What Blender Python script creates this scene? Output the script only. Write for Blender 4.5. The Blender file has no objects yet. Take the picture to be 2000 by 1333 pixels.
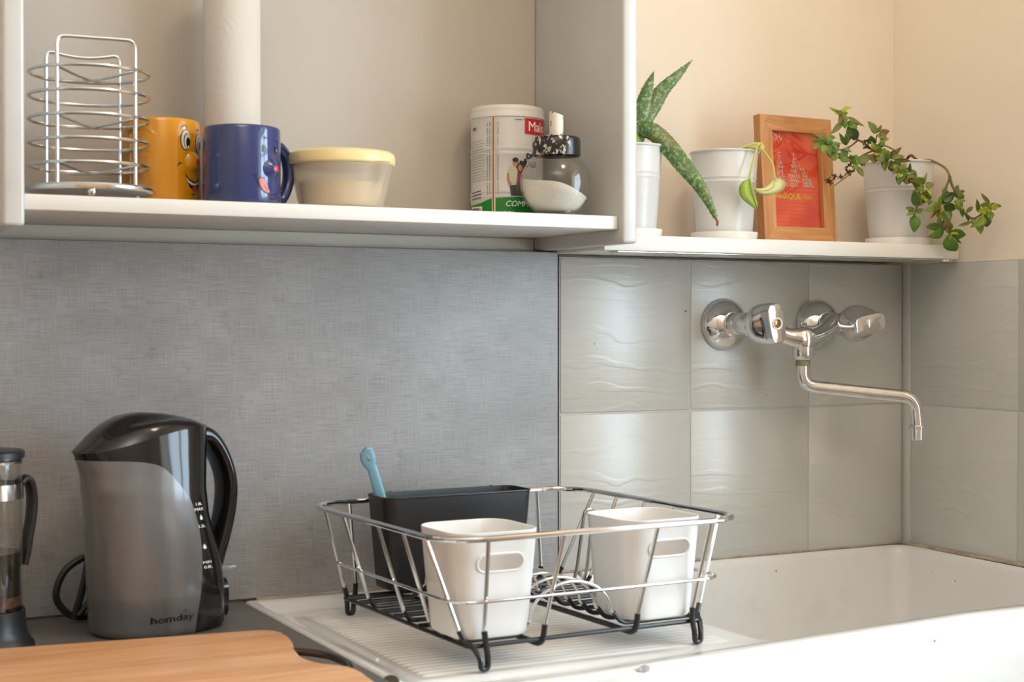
import bpy, bmesh, math, random
from math import sin, cos, pi, radians, sqrt, hypot, atan2
from mathutils import Vector, Matrix

S = bpy.context.scene
COL = S.collection

# ------------------------------------------------------------------ camera, world, lights, exposure
cam_d = bpy.data.cameras.new('camera')
cam_d.sensor_width = 36.0
cam_d.lens = 36.0 * 2950 / 2000
cam_d.clip_start = 0.05
cam_d.dof.use_dof = True
cam_d.dof.focus_distance = 1.96
cam_d.dof.aperture_fstop = 9.0
cam = bpy.data.objects.new('camera', cam_d)
COL.objects.link(cam)
cam.location = (-0.947, -1.6989, 0.3215)
cam.rotation_euler = (radians(90 - 0.656), 0, radians(-27.356))
S.camera = cam

W = bpy.data.worlds.new('sky')
S.world = W
W.use_nodes = True
W.node_tree.nodes['Background'].inputs[0].default_value = (0.80, 0.90, 1.0, 1)
W.node_tree.nodes['Background'].inputs[1].default_value = 2.0


def area(name, loc, direction, sx, sy, power, color):
    d = bpy.data.lights.new(name, 'AREA')
    d.shape = 'RECTANGLE'
    d.size, d.size_y = sx, sy
    d.energy = power
    d.color = color
    o = bpy.data.objects.new(name, d)
    COL.objects.link(o)
    o.location = loc
    o.rotation_euler = Vector(direction).to_track_quat('-Z', 'Y').to_euler()
    return o


# daylight coming through the window in the right-hand wall
area('window_daylight', (0.94, -1.205, 0.53), (-1, 0, 0), 1.14, 1.16, 50.0, (0.64, 0.84, 1.0))
# added fill light out of view, aimed up so the ceiling spreads it
area('added_bounce_fill', (-1.0, -2.1, 1.10), (0, 0, 1), 0.35, 0.35, 29.0, (1.0, 0.96, 0.93))
# warm ceiling lamp of the kitchen
lamp = bpy.data.lights.new('ceiling_bulb', 'POINT')
lamp.energy = 10.0
lamp.color = (1.0, 0.83, 0.64)
lamp.shadow_soft_size = 0.12
lo = bpy.data.objects.new('ceiling_bulb', lamp)
COL.objects.link(lo)
lo.location = (-0.05, -0.95, 1.52)

S.view_settings.view_transform = 'Standard'
S.view_settings.look = 'None'
S.view_settings.gamma = 1.0
S.view_settings.use_curve_mapping = False
S.view_settings.exposure = 0.0
S.cycles.use_denoising = True
S.cycles.caustics_reflective = False
S.cycles.caustics_refractive = False
S.cycles.sample_clamp_indirect = 6.0
S.cycles.max_bounces = 12
S.cycles.diffuse_bounces = 5
S.cycles.glossy_bounces = 5
S.cycles.transmission_bounces = 12
S.cycles.transparent_max_bounces = 12


# ------------------------------------------------------------------ materials
def srgb(r, g, b):
    def f(c):
        c /= 255.0
        return c / 12.92 if c <= 0.04045 else ((c + 0.055) / 1.055) ** 2.4
    return (f(r), f(g), f(b), 1.0)


def pm(name, col, rough=0.5, metal=0.0, **kw):
    m = bpy.data.materials.new(name)
    m.use_nodes = True
    b = m.node_tree.nodes['Principled BSDF']
    b.inputs['Base Color'].default_value = col
    b.inputs['Roughness'].default_value = rough
    b.inputs['Metallic'].default_value = metal
    for k, v in kw.items():
        b.inputs[k.replace('_', ' ')].default_value = v
    return m


class NT:
    """small helper around a material's node tree"""
    def __init__(s, m):
        s.m = m
        s.t = m.node_tree
        s.b = s.t.nodes['Principled BSDF']

    def n(s, kind, **props):
        x = s.t.nodes.new(kind)
        for k, v in props.items():
            setattr(x, k, v)
        return x

    def l(s, a, b):
        s.t.links.new(a, b)

    def pos(s, scale=(1, 1, 1), rot=(0, 0, 0), obj=False):
        if obj:
            src = s.n('ShaderNodeTexCoord').outputs['Object']
        else:
            src = s.n('ShaderNodeNewGeometry').outputs['Position']
        mp = s.n('ShaderNodeMapping')
        mp.inputs['Scale'].default_value = scale
        mp.inputs['Rotation'].default_value = rot
        s.l(src, mp.inputs['Vector'])
        return mp.outputs['Vector']

    def noise(s, vec, scale, detail=4.0, rough=0.55, dist=0.0):
        x = s.n('ShaderNodeTexNoise')
        x.inputs['Scale'].default_value = scale
        x.inputs['Detail'].default_value = detail
        x.inputs['Roughness'].default_value = rough
        x.inputs['Distortion'].default_value = dist
        s.l(vec, x.inputs['Vector'])
        return x.outputs['Fac']

    def ramp(s, fac, stops, interp='LINEAR'):
        x = s.n('ShaderNodeValToRGB')
        x.color_ramp.interpolation = interp
        e = x.color_ramp.elements
        while len(e) < len(stops):
            e.new(0.5)
        for el, (p, c) in zip(e, stops):
            el.position = p
            el.color = c if len(c) == 4 else (*c, 1)
        s.l(fac, x.inputs['Fac'])
        return x.outputs['Color']

    def mix(s, fac, a, b, mode='MIX'):
        x = s.n('ShaderNodeMix', data_type='RGBA', blend_type=mode)
        for sock, v in ((x.inputs['Factor'], fac), (x.inputs[6], a), (x.inputs[7], b)):
            if hasattr(v, 'links'):
                s.l(v, sock)
            else:
                sock.default_value = v
        return x.outputs[2]

    def math(s, op, a, b=0.0):
        x = s.n('ShaderNodeMath', operation=op)
        for sock, v in ((x.inputs[0], a), (x.inputs[1], b)):
            if hasattr(v, 'links'):
                s.l(v, sock)
            else:
                sock.default_value = v
        return x.outputs[0]

    def bump(s, h, strength=0.3, dist=0.001, prev=None):
        x = s.n('ShaderNodeBump')
        x.inputs['Strength'].default_value = strength
        x.inputs['Distance'].default_value = dist
        s.l(h, x.inputs['Height'])
        if prev is not None:
            s.l(prev, x.inputs['Normal'])
        s.l(x.outputs['Normal'], s.b.inputs['Normal'])
        return x.outputs['Normal']

    def col(s, c):
        s.l(c, s.b.inputs['Base Color'])


def mottled(name, c1, c2, scale, rough=0.5, bump=0.15, bscale=None, bd=0.0006, stretch=(1, 1, 1), metal=0.0, obj=False, **kw):
    m = pm(name, c1, rough, metal, **kw)
    t = NT(m)
    v = t.pos(stretch, obj=obj)
    t.col(t.ramp(t.noise(v, scale), [(0.32, c1), (0.68, c2)]))
    if bump:
        t.bump(t.noise(v, bscale or scale * 4), bump, bd)
    return m


WHITE = (1, 1, 1, 1)
M = {}
M['plaster'] = mottled('warm_plaster', srgb(243, 231, 215), srgb(239, 226, 209), 3, 0.85, 0.25, 60, 0.0012)
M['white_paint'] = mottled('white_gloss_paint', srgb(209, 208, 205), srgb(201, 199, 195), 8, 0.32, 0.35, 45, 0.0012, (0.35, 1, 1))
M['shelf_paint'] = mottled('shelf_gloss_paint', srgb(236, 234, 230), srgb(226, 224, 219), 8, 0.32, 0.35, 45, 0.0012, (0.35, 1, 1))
M['back_board'] = mottled('cupboard_back_paint', srgb(190, 181, 170), srgb(184, 174, 162), 4, 0.6, 0.3, 60, 0.001)
M['batten_paint'] = mottled('old_white_paint', srgb(222, 218, 208), srgb(206, 200, 188), 9, 0.4, 0.4, 45, 0.0012, (0.3, 1, 1))
M['shelf_white'] = mottled('shelf_white', srgb(240, 239, 236), srgb(236, 235, 232), 6, 0.35, 0.05)
M['ceiling'] = pm('ceiling_white', srgb(236, 230, 220), 0.9)
M['floor'] = mottled('floor_tiles', srgb(150, 142, 134), srgb(132, 125, 118), 6, 0.5, 0.1, 40, 0.001, (6, 0.5, 1))
M['room_wall'] = pm('room_wall', srgb(218, 206, 192), 0.9)

# painted wall tiles: glossy paint with brush marks, wavy relief and specks of dirt
m = pm('painted_tile', srgb(186, 187, 184), 0.28, Specular_IOR_Level=0.85)
t = NT(m)
v = t.pos()
spk = t.ramp(t.noise(t.pos((1, 1, 1)), 120, 2, 0.4), [(0.0, (0.10, 0.09, 0.08)), (0.205, (0.2, 0.18, 0.16)), (0.235, (1, 1, 1))])
base = t.ramp(t.noise(v, 5), [(0.3, srgb(200, 200, 196)), (0.7, srgb(192, 192, 187))])
t.col(t.mix(1.0, base, spk, 'MULTIPLY'))
wv = t.n('ShaderNodeTexWave', wave_type='BANDS', bands_direction='Z')
wv.inputs['Scale'].default_value = 5.5
wv.inputs['Distortion'].default_value = 7.0
wv.inputs['Detail'].default_value = 2.0
wv.inputs['Detail Scale'].default_value = 2.4
t.l(t.pos((0.55, 0.55, 1.6)), wv.inputs['Vector'])
ridge = t.ramp(wv.outputs['Fac'], [(0.0, (0, 0, 0)), (0.80, (0.02, 0.02, 0.02)), (0.97, (1, 1, 1))])
n1 = t.bump(ridge, 0.16, 0.0014)
n2 = t.bump(t.noise(t.pos((1, 1, 7)), 14, 4), 0.30, 0.0014, n1)
t.bump(t.noise(t.pos((5, 5, 1)), 30, 3), 0.12, 0.0008, n2)
M['tile'] = m
M['grout'] = pm('painted_grout', srgb(190, 190, 186), 0.4)

# concrete-look laminate with a woven grain
m = pm('concrete_laminate', srgb(130, 130, 130), 0.40, Specular_IOR_Level=0.75)
t = NT(m)
big = t.ramp(t.noise(t.pos((1, 1, 1.5)), 4.5, 6, 0.6), [(0.28, srgb(134, 132, 131)), (0.5, srgb(150, 149, 150)), (0.72, srgb(167, 167, 168))])
h = t.noise(t.pos((30, 30, 900)), 1.0, 3, 0.6)
w = t.noise(t.pos((900, 900, 30)), 1.0, 3, 0.6)
wov = t.math('ADD', t.math('MULTIPLY', h, 0.6), t.math('MULTIPLY', w, 0.4))
wc = t.ramp(wov, [(0.34, (0.72, 0.72, 0.72)), (0.5, (1, 1, 1)), (0.66, (1.2, 1.2, 1.2))])
c = t.mix(1.0, big, wc, 'MULTIPLY')
dk = t.noise(t.pos((9, 9, 9)), 2.2, 7, 0.72)
dk2 = t.ramp(dk, [(0.34, (0.74, 0.73, 0.72)), (0.42, (1, 1, 1))])
t.col(t.mix(0.7, c, dk2, 'MULTIPLY'))
t.bump(wov, 0.15, 0.0004)
M['laminate'] = m
M['counter'] = mottled('grey_counter', srgb(110, 105, 102), srgb(92, 88, 86), 16, 0.42, 0.1, 90, 0.0004)

m = pm('sink_ceramic', srgb(226, 225, 223), 0.10, Coat_Weight=0.4)
t = NT(m)
spk = t.ramp(t.noise(t.pos(), 70, 2, 0.4), [(0.0, srgb(90, 84, 76)), (0.215, srgb(120, 112, 100)), (0.235, srgb(226, 225, 223))])
dirt = t.ramp(t.noise(t.pos((1, 2, 1)), 9, 5, 0.65), [(0.26, (0.93, 0.90, 0.86)), (0.44, (1, 1, 1))])
t.col(t.mix(1.0, spk, dirt, 'MULTIPLY'))
M['ceramic'] = m
M['drain'] = mottled('drainer_ceramic', srgb(233, 230, 226), srgb(218, 212, 204), 10, 0.22, 0.05)
M['sealant'] = mottled('old_sealant', srgb(190, 178, 162), srgb(150, 132, 112), 40, 0.6, 0.4, 120, 0.001)
M['gap'] = mottled('dirty_gap', srgb(58, 47, 40), srgb(88, 76, 66), 60, 0.8, 0)
M['chrome'] = mottled('chrome', (0.74, 0.74, 0.75, 1), (0.66, 0.66, 0.67, 1), 20, 0.09, 0.0, metal=1.0)
M['tap'] = mottled('tap_chrome', (0.80, 0.80, 0.81, 1), (0.70, 0.69, 0.68, 1), 60, 0.07, 0.03, 160, 0.0003, metal=1.0)
M['wire'] = pm('chrome_wire', (0.70, 0.69, 0.67, 1), 0.2, 1.0)
M['brass'] = pm('brass', (0.42, 0.27, 0.12, 1), 0.3, 1.0)
M['black_rubber'] = pm('black_coating', (0.012, 0.012, 0.013, 1), 0.35)
M['black_plastic'] = pm('black_plastic', (0.012, 0.012, 0.014, 1), 0.38)
M['kettle_black'] = pm('kettle_black', (0.010, 0.009, 0.010, 1), 0.10)
M['white_plastic'] = pm('white_plastic', srgb(240, 238, 236), 0.25, Subsurface_Weight=0.08, Subsurface_Radius=(0.01, 0.01, 0.01))
M['enamel'] = mottled('white_enamel', srgb(226, 225, 223), srgb(216, 215, 214), 12, 0.28, 0.05)
M['saucer'] = pm('saucer_plastic', srgb(238, 234, 230), 0.35)
M['yellow'] = pm('yellow_glaze', srgb(218, 146, 12), 0.12, Coat_Weight=0.5)
M['blue'] = pm('blue_glaze', srgb(44, 58, 110), 0.12, Coat_Weight=0.5)
M['ink'] = pm('black_print', (0.012, 0.012, 0.014, 1), 0.3)
M['ink_white'] = pm('white_print', srgb(240, 238, 232), 0.3)
M['ink_red'] = pm('red_print', srgb(226, 60, 40), 0.3)
M['ink_pink'] = pm('pink_print', srgb(220, 92, 84), 0.3)
M['ink_grey'] = pm('grey_print', srgb(120, 128, 112), 0.5)
M['ink_green'] = pm('green_print', srgb(18, 124, 40), 0.35)
M['ink_navy'] = pm('navy_print', srgb(34, 34, 96), 0.35)
M['logo_red'] = pm('logo_red', srgb(196, 14, 30), 0.35)
M['skin_print'] = pm('skin_print', srgb(176, 120, 84), 0.5)
M['shirt_print'] = pm('shirt_print', srgb(190, 184, 158), 0.5)
M['purple_print'] = pm('purple_print', srgb(142, 58, 96), 0.5)
M['olive_print'] = pm('olive_print', srgb(78, 76, 50), 0.5)
M['navy_dark'] = pm('jeans_print', srgb(58, 56, 66), 0.5)
M['hair_print'] = pm('hair_print', srgb(48, 34, 26), 0.5)
M['gold'] = pm('seam_beige', srgb(214, 190, 164), 0.4)
M['seam'] = pm('seam_dark', srgb(96, 62, 30), 0.5)
M['tin'] = pm('tin_print', srgb(204, 200, 195), 0.32)
M['tin_lid'] = pm('tin_lid', srgb(218, 213, 204), 0.4)
M['lid_yellow'] = pm('lid_yellow', srgb(240, 218, 160), 0.38, Subsurface_Weight=0.15, Subsurface_Radius=(0.01, 0.008, 0.004))
m = pm('cloudy_plastic', srgb(228, 218, 204), 0.28)
nt = m.node_tree
tr = nt.nodes.new('ShaderNodeBsdfTransparent')
tr.inputs[0].default_value = (0.96, 0.93, 0.88, 1)
mx = nt.nodes.new('ShaderNodeMixShader')
mx.inputs[0].default_value = 0.34
nt.links.new(tr.outputs[0], mx.inputs[1])
nt.links.new(nt.nodes['Principled BSDF'].outputs[0], mx.inputs[2])
nt.links.new(mx.outputs[0], nt.nodes['Material Output'].inputs[0])
M['cloudy'] = m
m = pm('cream_paste', srgb(240, 212, 140), 0.6)
M['cream'] = m
def thin_glass(name, tint, edge):
    """thin clear wall: light passes straight through, more mirror-like towards its edges"""
    m = bpy.data.materials.new(name)
    m.use_nodes = True
    nt = m.node_tree
    nt.nodes.clear()
    out = nt.nodes.new('ShaderNodeOutputMaterial')
    mx = nt.nodes.new('ShaderNodeMixShader')
    tr = nt.nodes.new('ShaderNodeBsdfTransparent')
    tr.inputs[0].default_value = tint
    gl = nt.nodes.new('ShaderNodeBsdfGlossy')
    gl.inputs['Roughness'].default_value = 0.015
    gl.inputs['Color'].default_value = (0.9, 0.9, 0.9, 1)
    lw = nt.nodes.new('ShaderNodeLayerWeight')
    lw.inputs['Blend'].default_value = 0.5
    pw_ = nt.nodes.new('ShaderNodeMath')
    pw_.operation = 'POWER'
    pw_.inputs[1].default_value = 3.5
    ml = nt.nodes.new('ShaderNodeMath')
    ml.operation = 'MULTIPLY_ADD'
    ml.inputs[1].default_value = edge
    ml.inputs[2].default_value = 0.035
    nt.links.new(lw.outputs['Facing'], pw_.inputs[0])
    nt.links.new(pw_.outputs[0], ml.inputs[0])
    nt.links.new(ml.outputs[0], mx.inputs[0])
    nt.links.new(tr.outputs[0], mx.inputs[1])
    nt.links.new(gl.outputs[0], mx.inputs[2])
    nt.links.new(mx.outputs[0], out.inputs[0])
    return m


M['glass'] = thin_glass('clear_glass', (0.95, 0.95, 0.94, 1), 0.8)
M['sugar'] = mottled('white_sugar', srgb(246, 242, 234), srgb(238, 232, 222), 260, 0.9, 0.3, 900, 0.0003)
M['coffee'] = pm('black_coffee', (0.010, 0.006, 0.004, 1), 0.05)
M['crema'] = mottled('coffee_grounds', srgb(112, 62, 26), srgb(44, 22, 10), 160, 0.5, 0)

m = pm('flaked_black', (0.014, 0.012, 0.012, 1), 0.25)
t = NT(m)
fl = t.ramp(t.noise(t.pos((1, 1, 0.7)), 150, 5, 0.65), [(0.53, (0, 0, 0)), (0.58, (1, 1, 1))])
mask = t.n('ShaderNodeSeparateXYZ')
t.l(t.pos(obj=True), mask.inputs[0])
side = t.ramp(t.math('MULTIPLY', mask.outputs['X'], 22.0), [(0.0, (1, 1, 1)), (0.02, (1, 1, 1)), (0.10, (0, 0, 0))])
t.col(t.mix(t.math('MULTIPLY', fl, side), (0.014, 0.012, 0.012, 1), srgb(206, 196, 178)))
M['flaked'] = m
m = pm('flaked_spout', srgb(226, 218, 200), 0.35)
t = NT(m)
t.col(t.ramp(t.noise(t.pos((1, 1, 0.8)), 110, 3, 0.6), [(0.36, (0.02, 0.018, 0.016)), (0.41, srgb(232, 222, 204))]))
M['flaked_spout'] = m

m = pm('smoky_plastic', srgb(104, 97, 92), 0.22, Coat_Weight=0.5, Coat_Roughness=0.08)
t = NT(m)
sx = t.n('ShaderNodeSeparateXYZ')
t.l(t.pos(obj=True), sx.inputs[0])
wl = t.ramp(t.math('MULTIPLY', sx.outputs['Z'], 4.0), [(0.0, srgb(92, 92, 94)), (0.155, srgb(96, 97, 98)), (0.165, srgb(102, 103, 105)), (0.8, srgb(110, 110, 112))])
bn = t.ramp(t.noise(t.pos((14, 14, 0.8), obj=True), 2.2, 2), [(0.3, (0.78, 0.77, 0.77)), (0.7, (1.16, 1.14, 1.12))])
t.col(t.mix(1.0, wl, bn, 'MULTIPLY'))
M['smoky'] = m

m = pm('bamboo_board', srgb(214, 160, 104), 0.42)
t = NT(m)
g1 = t.noise(t.pos((5, 60, 60), rot=(0, 0, radians(7)), obj=True), 1.6, 5, 0.6)
g2 = t.noise(t.pos((2.2, 16, 16), rot=(0, 0, radians(7)), obj=True), 2.0, 3)
cc = t.ramp(g1, [(0.3, srgb(184, 122, 74)), (0.5, srgb(212, 156, 108)), (0.72, srgb(230, 182, 136))])
t.col(t.mix(0.45, cc, t.ramp(g2, [(0.3, srgb(200, 132, 80)), (0.7, srgb(230, 184, 140))])))
M['board'] = m
m = pm('frame_wood', srgb(196, 138, 84), 0.45)
t = NT(m)
g1 = t.noise(t.pos((40, 40, 4), obj=True), 2.2, 5, 0.6, 0.6)
t.col(t.ramp(g1, [(0.3, srgb(172, 112, 62)), (0.55, srgb(202, 144, 88)), (0.75, srgb(214, 160, 104))]))
M['frame_v'] = m
m = pm('frame_wood_across', srgb(196, 138, 84), 0.45)
t = NT(m)
g1 = t.noise(t.pos((5, 40, 40), obj=True), 2.2, 5, 0.6, 0.8)
t.col(t.ramp(g1, [(0.3, srgb(176, 116, 64)), (0.55, srgb(204, 146, 90)), (0.75, srgb(216, 162, 106))]))
M['frame_h'] = m
m = pm('poster_orange', srgb(226, 70, 30), 0.35)
t = NT(m)
sx = t.n('ShaderNodeSeparateXYZ')
t.l(t.pos(obj=True), sx.inputs[0])
wv = t.n('ShaderNodeTexWave', wave_type='BANDS', bands_direction='Z')
wv.inputs['Scale'].default_value = 60.0
wv.inputs['Distortion'].default_value = 2.5
wv.inputs['Detail Scale'].default_value = 0.4
t.l(t.pos(obj=True), wv.inputs['Vector'])
low = t.ramp(t.math('MULTIPLY', sx.outputs['Z'], 10.0), [(0.60, (1, 1, 1)), (0.64, (0, 0, 0))])
lines = t.math('MULTIPLY', t.ramp(wv.outputs['Fac'], [(0.6, (0, 0, 0)), (0.9, (1, 1, 1))]), low)
ptn = t.ramp(t.noise(t.pos((1, 1, 1), obj=True), 26, 2), [(0.4, srgb(234, 88, 36)), (0.62, srgb(214, 48, 22))])
t.col(t.mix(t.math('MULTIPLY', lines, 0.55), ptn, srgb(206, 44, 20)))
M['poster'] = m
M['ink_yellow'] = pm('yellow_print', srgb(250, 200, 40), 0.4)
M['ink_cream'] = pm('cream_print', srgb(248, 222, 200), 0.4)

m = bpy.data.materials.new('window_pane_glass')
m.use_nodes = True
nt = m.node_tree
nt.nodes.clear()
o_ = nt.nodes.new('ShaderNodeOutputMaterial')
mx = nt.nodes.new('ShaderNodeMixShader')
tr = nt.nodes.new('ShaderNodeBsdfTransparent')
gl = nt.nodes.new('ShaderNodeBsdfGlossy')
gl.inputs['Roughness'].default_value = 0.02
mx.inputs[0].default_value = 0.05
nt.links.new(tr.outputs[0], mx.inputs[1])
nt.links.new(gl.outputs[0], mx.inputs[2])
nt.links.new(mx.outputs[0], o_.inputs[0])
M['pane'] = m

m = pm('paper_towel', srgb(214, 207, 198), 0.95)
t = NT(m)
vv = t.n('ShaderNodeTexVoronoi')
vv.inputs['Scale'].default_value = 34.0
t.l(t.pos((1, 1, 1), obj=True), vv.inputs['Vector'])
rg = t.math('SINE', t.math('MULTIPLY', vv.outputs['Distance'], 26.0))
t.bump(rg, 0.10, 0.0006)
M['towel'] = m


def leafmat(name, a, b, scale=60, rough=0.42):
    m = mottled(name, a, b, scale, rough, 0.15, 200, 0.0004, obj=False)
    m.node_tree.nodes['Principled BSDF'].inputs['Subsurface Weight'].default_value = 0.06
    m.node_tree.nodes['Principled BSDF'].inputs['Subsurface Radius'].default_value = (0.004, 0.006, 0.002)
    return m


LEAF = [leafmat('leaf_dark', srgb(64, 96, 34), srgb(84, 112, 42)),
        leafmat('leaf_olive', srgb(104, 118, 52), srgb(122, 128, 66)),
        leafmat('leaf_green', srgb(112, 138, 46), srgb(134, 152, 60)),
        leafmat('leaf_bright', srgb(176, 182, 44), srgb(156, 172, 50)),
        leafmat('leaf_brown', srgb(116, 104, 52), srgb(128, 92, 58)),
        leafmat('leaf_fresh', srgb(76, 122, 28), srgb(96, 140, 42))]
M['stem'] = mottled('plant_stem', srgb(96, 70, 44), srgb(118, 98, 56), 60, 0.7, 0.3, 200, 0.0006)
M['stem_green'] = mottled('green_stem', srgb(118, 112, 48), srgb(134, 124, 62), 40, 0.6, 0.2, 200)
M['dried'] = mottled('dried_flower', srgb(74, 48, 36), srgb(104, 72, 52), 90, 0.9, 0.3)
M['soil'] = mottled('potting_soil', srgb(52, 38, 28), srgb(30, 22, 16), 120, 1.0, 0.8, 300, 0.003)
m = mottled('aloe_skin', srgb(62, 98, 44), srgb(92, 124, 64), 40, 0.38, 0.1, 200, 0.0003)
t = NT(m)
sp_ = t.ramp(t.noise(t.pos((1, 1, 1)), 230, 3, 0.6), [(0.50, (0, 0, 0)), (0.60, (1, 1, 1))])
rd = t.ramp(t.noise(t.pos(), 22, 2), [(0.50, (0, 0, 0)), (0.66, (1, 1, 1))])
bs_ = t.ramp(t.noise(t.pos(), 40), [(0.3, srgb(60, 96, 42)), (0.7, srgb(96, 128, 66))])
c1 = t.mix(t.math('MULTIPLY', sp_, 0.65), bs_, srgb(168, 184, 146))
t.col(t.mix(t.math('MULTIPLY', rd, 0.55), c1, srgb(132, 110, 60)))
M['aloe'] = m
M['aloe_tip'] = pm('aloe_tip', srgb(140, 84, 56), 0.7)
M['aloe_base'] = mottled('aloe_light', srgb(150, 186, 72), srgb(112, 146, 60), 60, 0.4, 0.0)
M['pothos_a'] = mottled('pothos_green', srgb(150, 176, 60), srgb(176, 194, 96), 50, 0.4, 0.1)
M['pothos_b'] = mottled('pothos_variegated', srgb(232, 220, 168), srgb(182, 196, 100), 45, 0.4, 0.1)
M['pothos_stem'] = pm('pothos_stem', srgb(206, 200, 116), 0.5)
M['cord'] = pm('black_cord', (0.012, 0.012, 0.012, 1), 0.45)
M['handle_metal'] = pm('dark_handle', (0.10, 0.085, 0.075, 1), 0.28, 1.0)
M['brush_blue'] = pm('brush_blue', srgb(128, 178, 200), 0.45)
M['clear_plastic'] = pm('clear_switch', (0.75, 0.8, 0.85, 1), 0.1, Transmission_Weight=0.8)


# ------------------------------------------------------------------ mesh helpers
class MB:
    """collects geometry that belongs to ONE mesh object"""
    def __init__(s):
        s.v = []
        s.f = []

    def add(s, vs, fs):
        o = len(s.v)
        s.v += [tuple(p) for p in vs]
        s.f += [tuple(i + o for i in f) for f in fs]
        return s

    def grid(s, rows, closed_u=False, flip=False):
        nr, nc = len(rows), len(rows[0])
        fs = []
        for i in range(nr - 1):
            for j in range(nc if closed_u else nc - 1):
                a, b = i * nc + j, i * nc + (j + 1) % nc
                q = (a, b, b + nc, a + nc)
                fs.append(q[::-1] if flip else q)
        return s.add([p for r in rows for p in r], fs)

    def loft(s, rings, cap0=True, cap1=True, flip=False):
        n = len(rings[0])
        s.grid(rings, True, flip)
        o = len(s.v) - n * len(rings)
        if cap0:
            f = tuple(range(o, o + n))
            s.f.append(f if flip else f[::-1])
        if cap1:
            f = tuple(range(len(s.v) - n, len(s.v)))
            s.f.append(f[::-1] if flip else f)
        return s

    def lathe(s, prof, n=48, c=(0, 0, 0), axis='z', cap=True):
        rings = []
        for r, z in prof:
            ring = []
            for k in range(n):
                a = 2 * pi * k / n
                if axis == 'z':
                    ring.append((c[0] + r * cos(a), c[1] + r * sin(a), c[2] + z))
                elif axis == '-y':
                    ring.append((c[0] + r * cos(a), c[1] - z, c[2] + r * sin(a)))
                elif axis == '-x':
                    ring.append((c[0] - z, c[1] + r * cos(a), c[2] - r * sin(a)))
            rings.append(ring)
        return s.loft(rings, cap, cap)

    def tube(s, pts, r, n=8, closed=False, cap=True, flat=1.0, up=None):
        P = [Vector(p) for p in pts]
        m = len(P)
        R = r if isinstance(r, (list, tuple)) else [r] * m
        T = []
        for i in range(m):
            a = P[(i - 1) % m] if (closed or i > 0) else P[i]
            b = P[(i + 1) % m] if (closed or i < m - 1) else P[i]
            d = b - a
            T.append(d.normalized() if d.length > 1e-9 else Vector((0, 0, 1)))
        ref = Vector(up) if up else (Vector((0, 0, 1)) if abs(T[0].z) < 0.9 else Vector((1, 0, 0)))
        N = (ref - T[0] * ref.dot(T[0])).normalized()
        rings = []
        for i in range(m):
            N = N - T[i] * N.dot(T[i])
            N.normalize()
            B = T[i].cross(N)
            rings.append([P[i] + (N * cos(2 * pi * k / n) * flat + B * sin(2 * pi * k / n)) * R[i] for k in range(n)])
        if closed:
            rings.append(rings[0])
            return s.loft(rings, False, False)
        return s.loft(rings, cap, cap)

    def box(s, x0, x1, y0, y1, z0, z1, bev=0.0, seg=2):
        bm = bmesh.new()
        bmesh.ops.create_cube(bm, size=1.0)
        for q in bm.verts:
            q.co = Vector(((x0 + x1) / 2 + q.co.x * (x1 - x0), (y0 + y1) / 2 + q.co.y * (y1 - y0), (z0 + z1) / 2 + q.co.z * (z1 - z0)))
        if bev:
            bmesh.ops.bevel(bm, geom=bm.edges[:], offset=bev, segments=seg, affect='EDGES', profile=0.5)
        return s.bm(bm)

    def bm(s, bm):
        bm.verts.index_update()
        s.add([q.co[:] for q in bm.verts], [[w.index for w in f.verts] for f in bm.faces])
        bm.free()
        return s

    def prism(s, outline, z0, z1, bev=0.0):
        bm = bmesh.new()
        vs = [bm.verts.new((x, y, z0)) for x, y in outline]
        f = bm.faces.new(vs)
        r = bmesh.ops.extrude_face_region(bm, geom=[f])
        for q in r['geom']:
            if isinstance(q, bmesh.types.BMVert):
                q.co.z = z1
        bmesh.ops.recalc_face_normals(bm, faces=bm.faces[:])
        if bev:
            es = [e for e in bm.edges if abs(e.verts[0].co.z - e.verts[1].co.z) < 1e-7]
            bmesh.ops.bevel(bm, geom=es, offset=bev, segments=3, affect='EDGES', profile=0.5)
        return s.bm(bm)

    def map(s, fn):
        s.v = [tuple(fn(*p)) for p in s.v]
        return s

    def build(s, name, mat, parent=None, sharp=35, mesh=None):
        me = bpy.data.meshes.new(name)
        me.from_pydata(s.v, [], s.f)
        me.validate()
        me.update()
        me.materials.append(M[mat] if isinstance(mat, str) else mat)
        me.polygons.foreach_set('use_smooth', [True] * len(me.polygons))
        if sharp is not None:
            me.set_sharp_from_angle(angle=radians(sharp))
        o = bpy.data.objects.new(name, me)
        COL.objects.link(o)
        if parent is not None:
            o.parent = parent
        return o


def tag(o, label=None, cat=None, group=None, kind=None):
    if label:
        o['label'] = label
    if cat:
        o['category'] = cat
    if group:
        o['group'] = group
    if kind:
        o['kind'] = kind
    return o


def thing(name, label, cat, loc=(0, 0, 0), rz=0.0, group=None, kind=None):
    o = bpy.data.objects.new(name, None)
    o.empty_display_size = 0.02
    COL.objects.link(o)
    o.location = loc
    o.rotation_euler = (0, 0, rz)
    return tag(o, label, cat, group, kind)


def copy_tree(o, parent=None):
    c = o.copy()
    COL.objects.link(c)
    if parent is not None:
        c.parent = parent
    for ch in list(o.children):
        copy_tree(ch, c)
    return c


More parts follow.
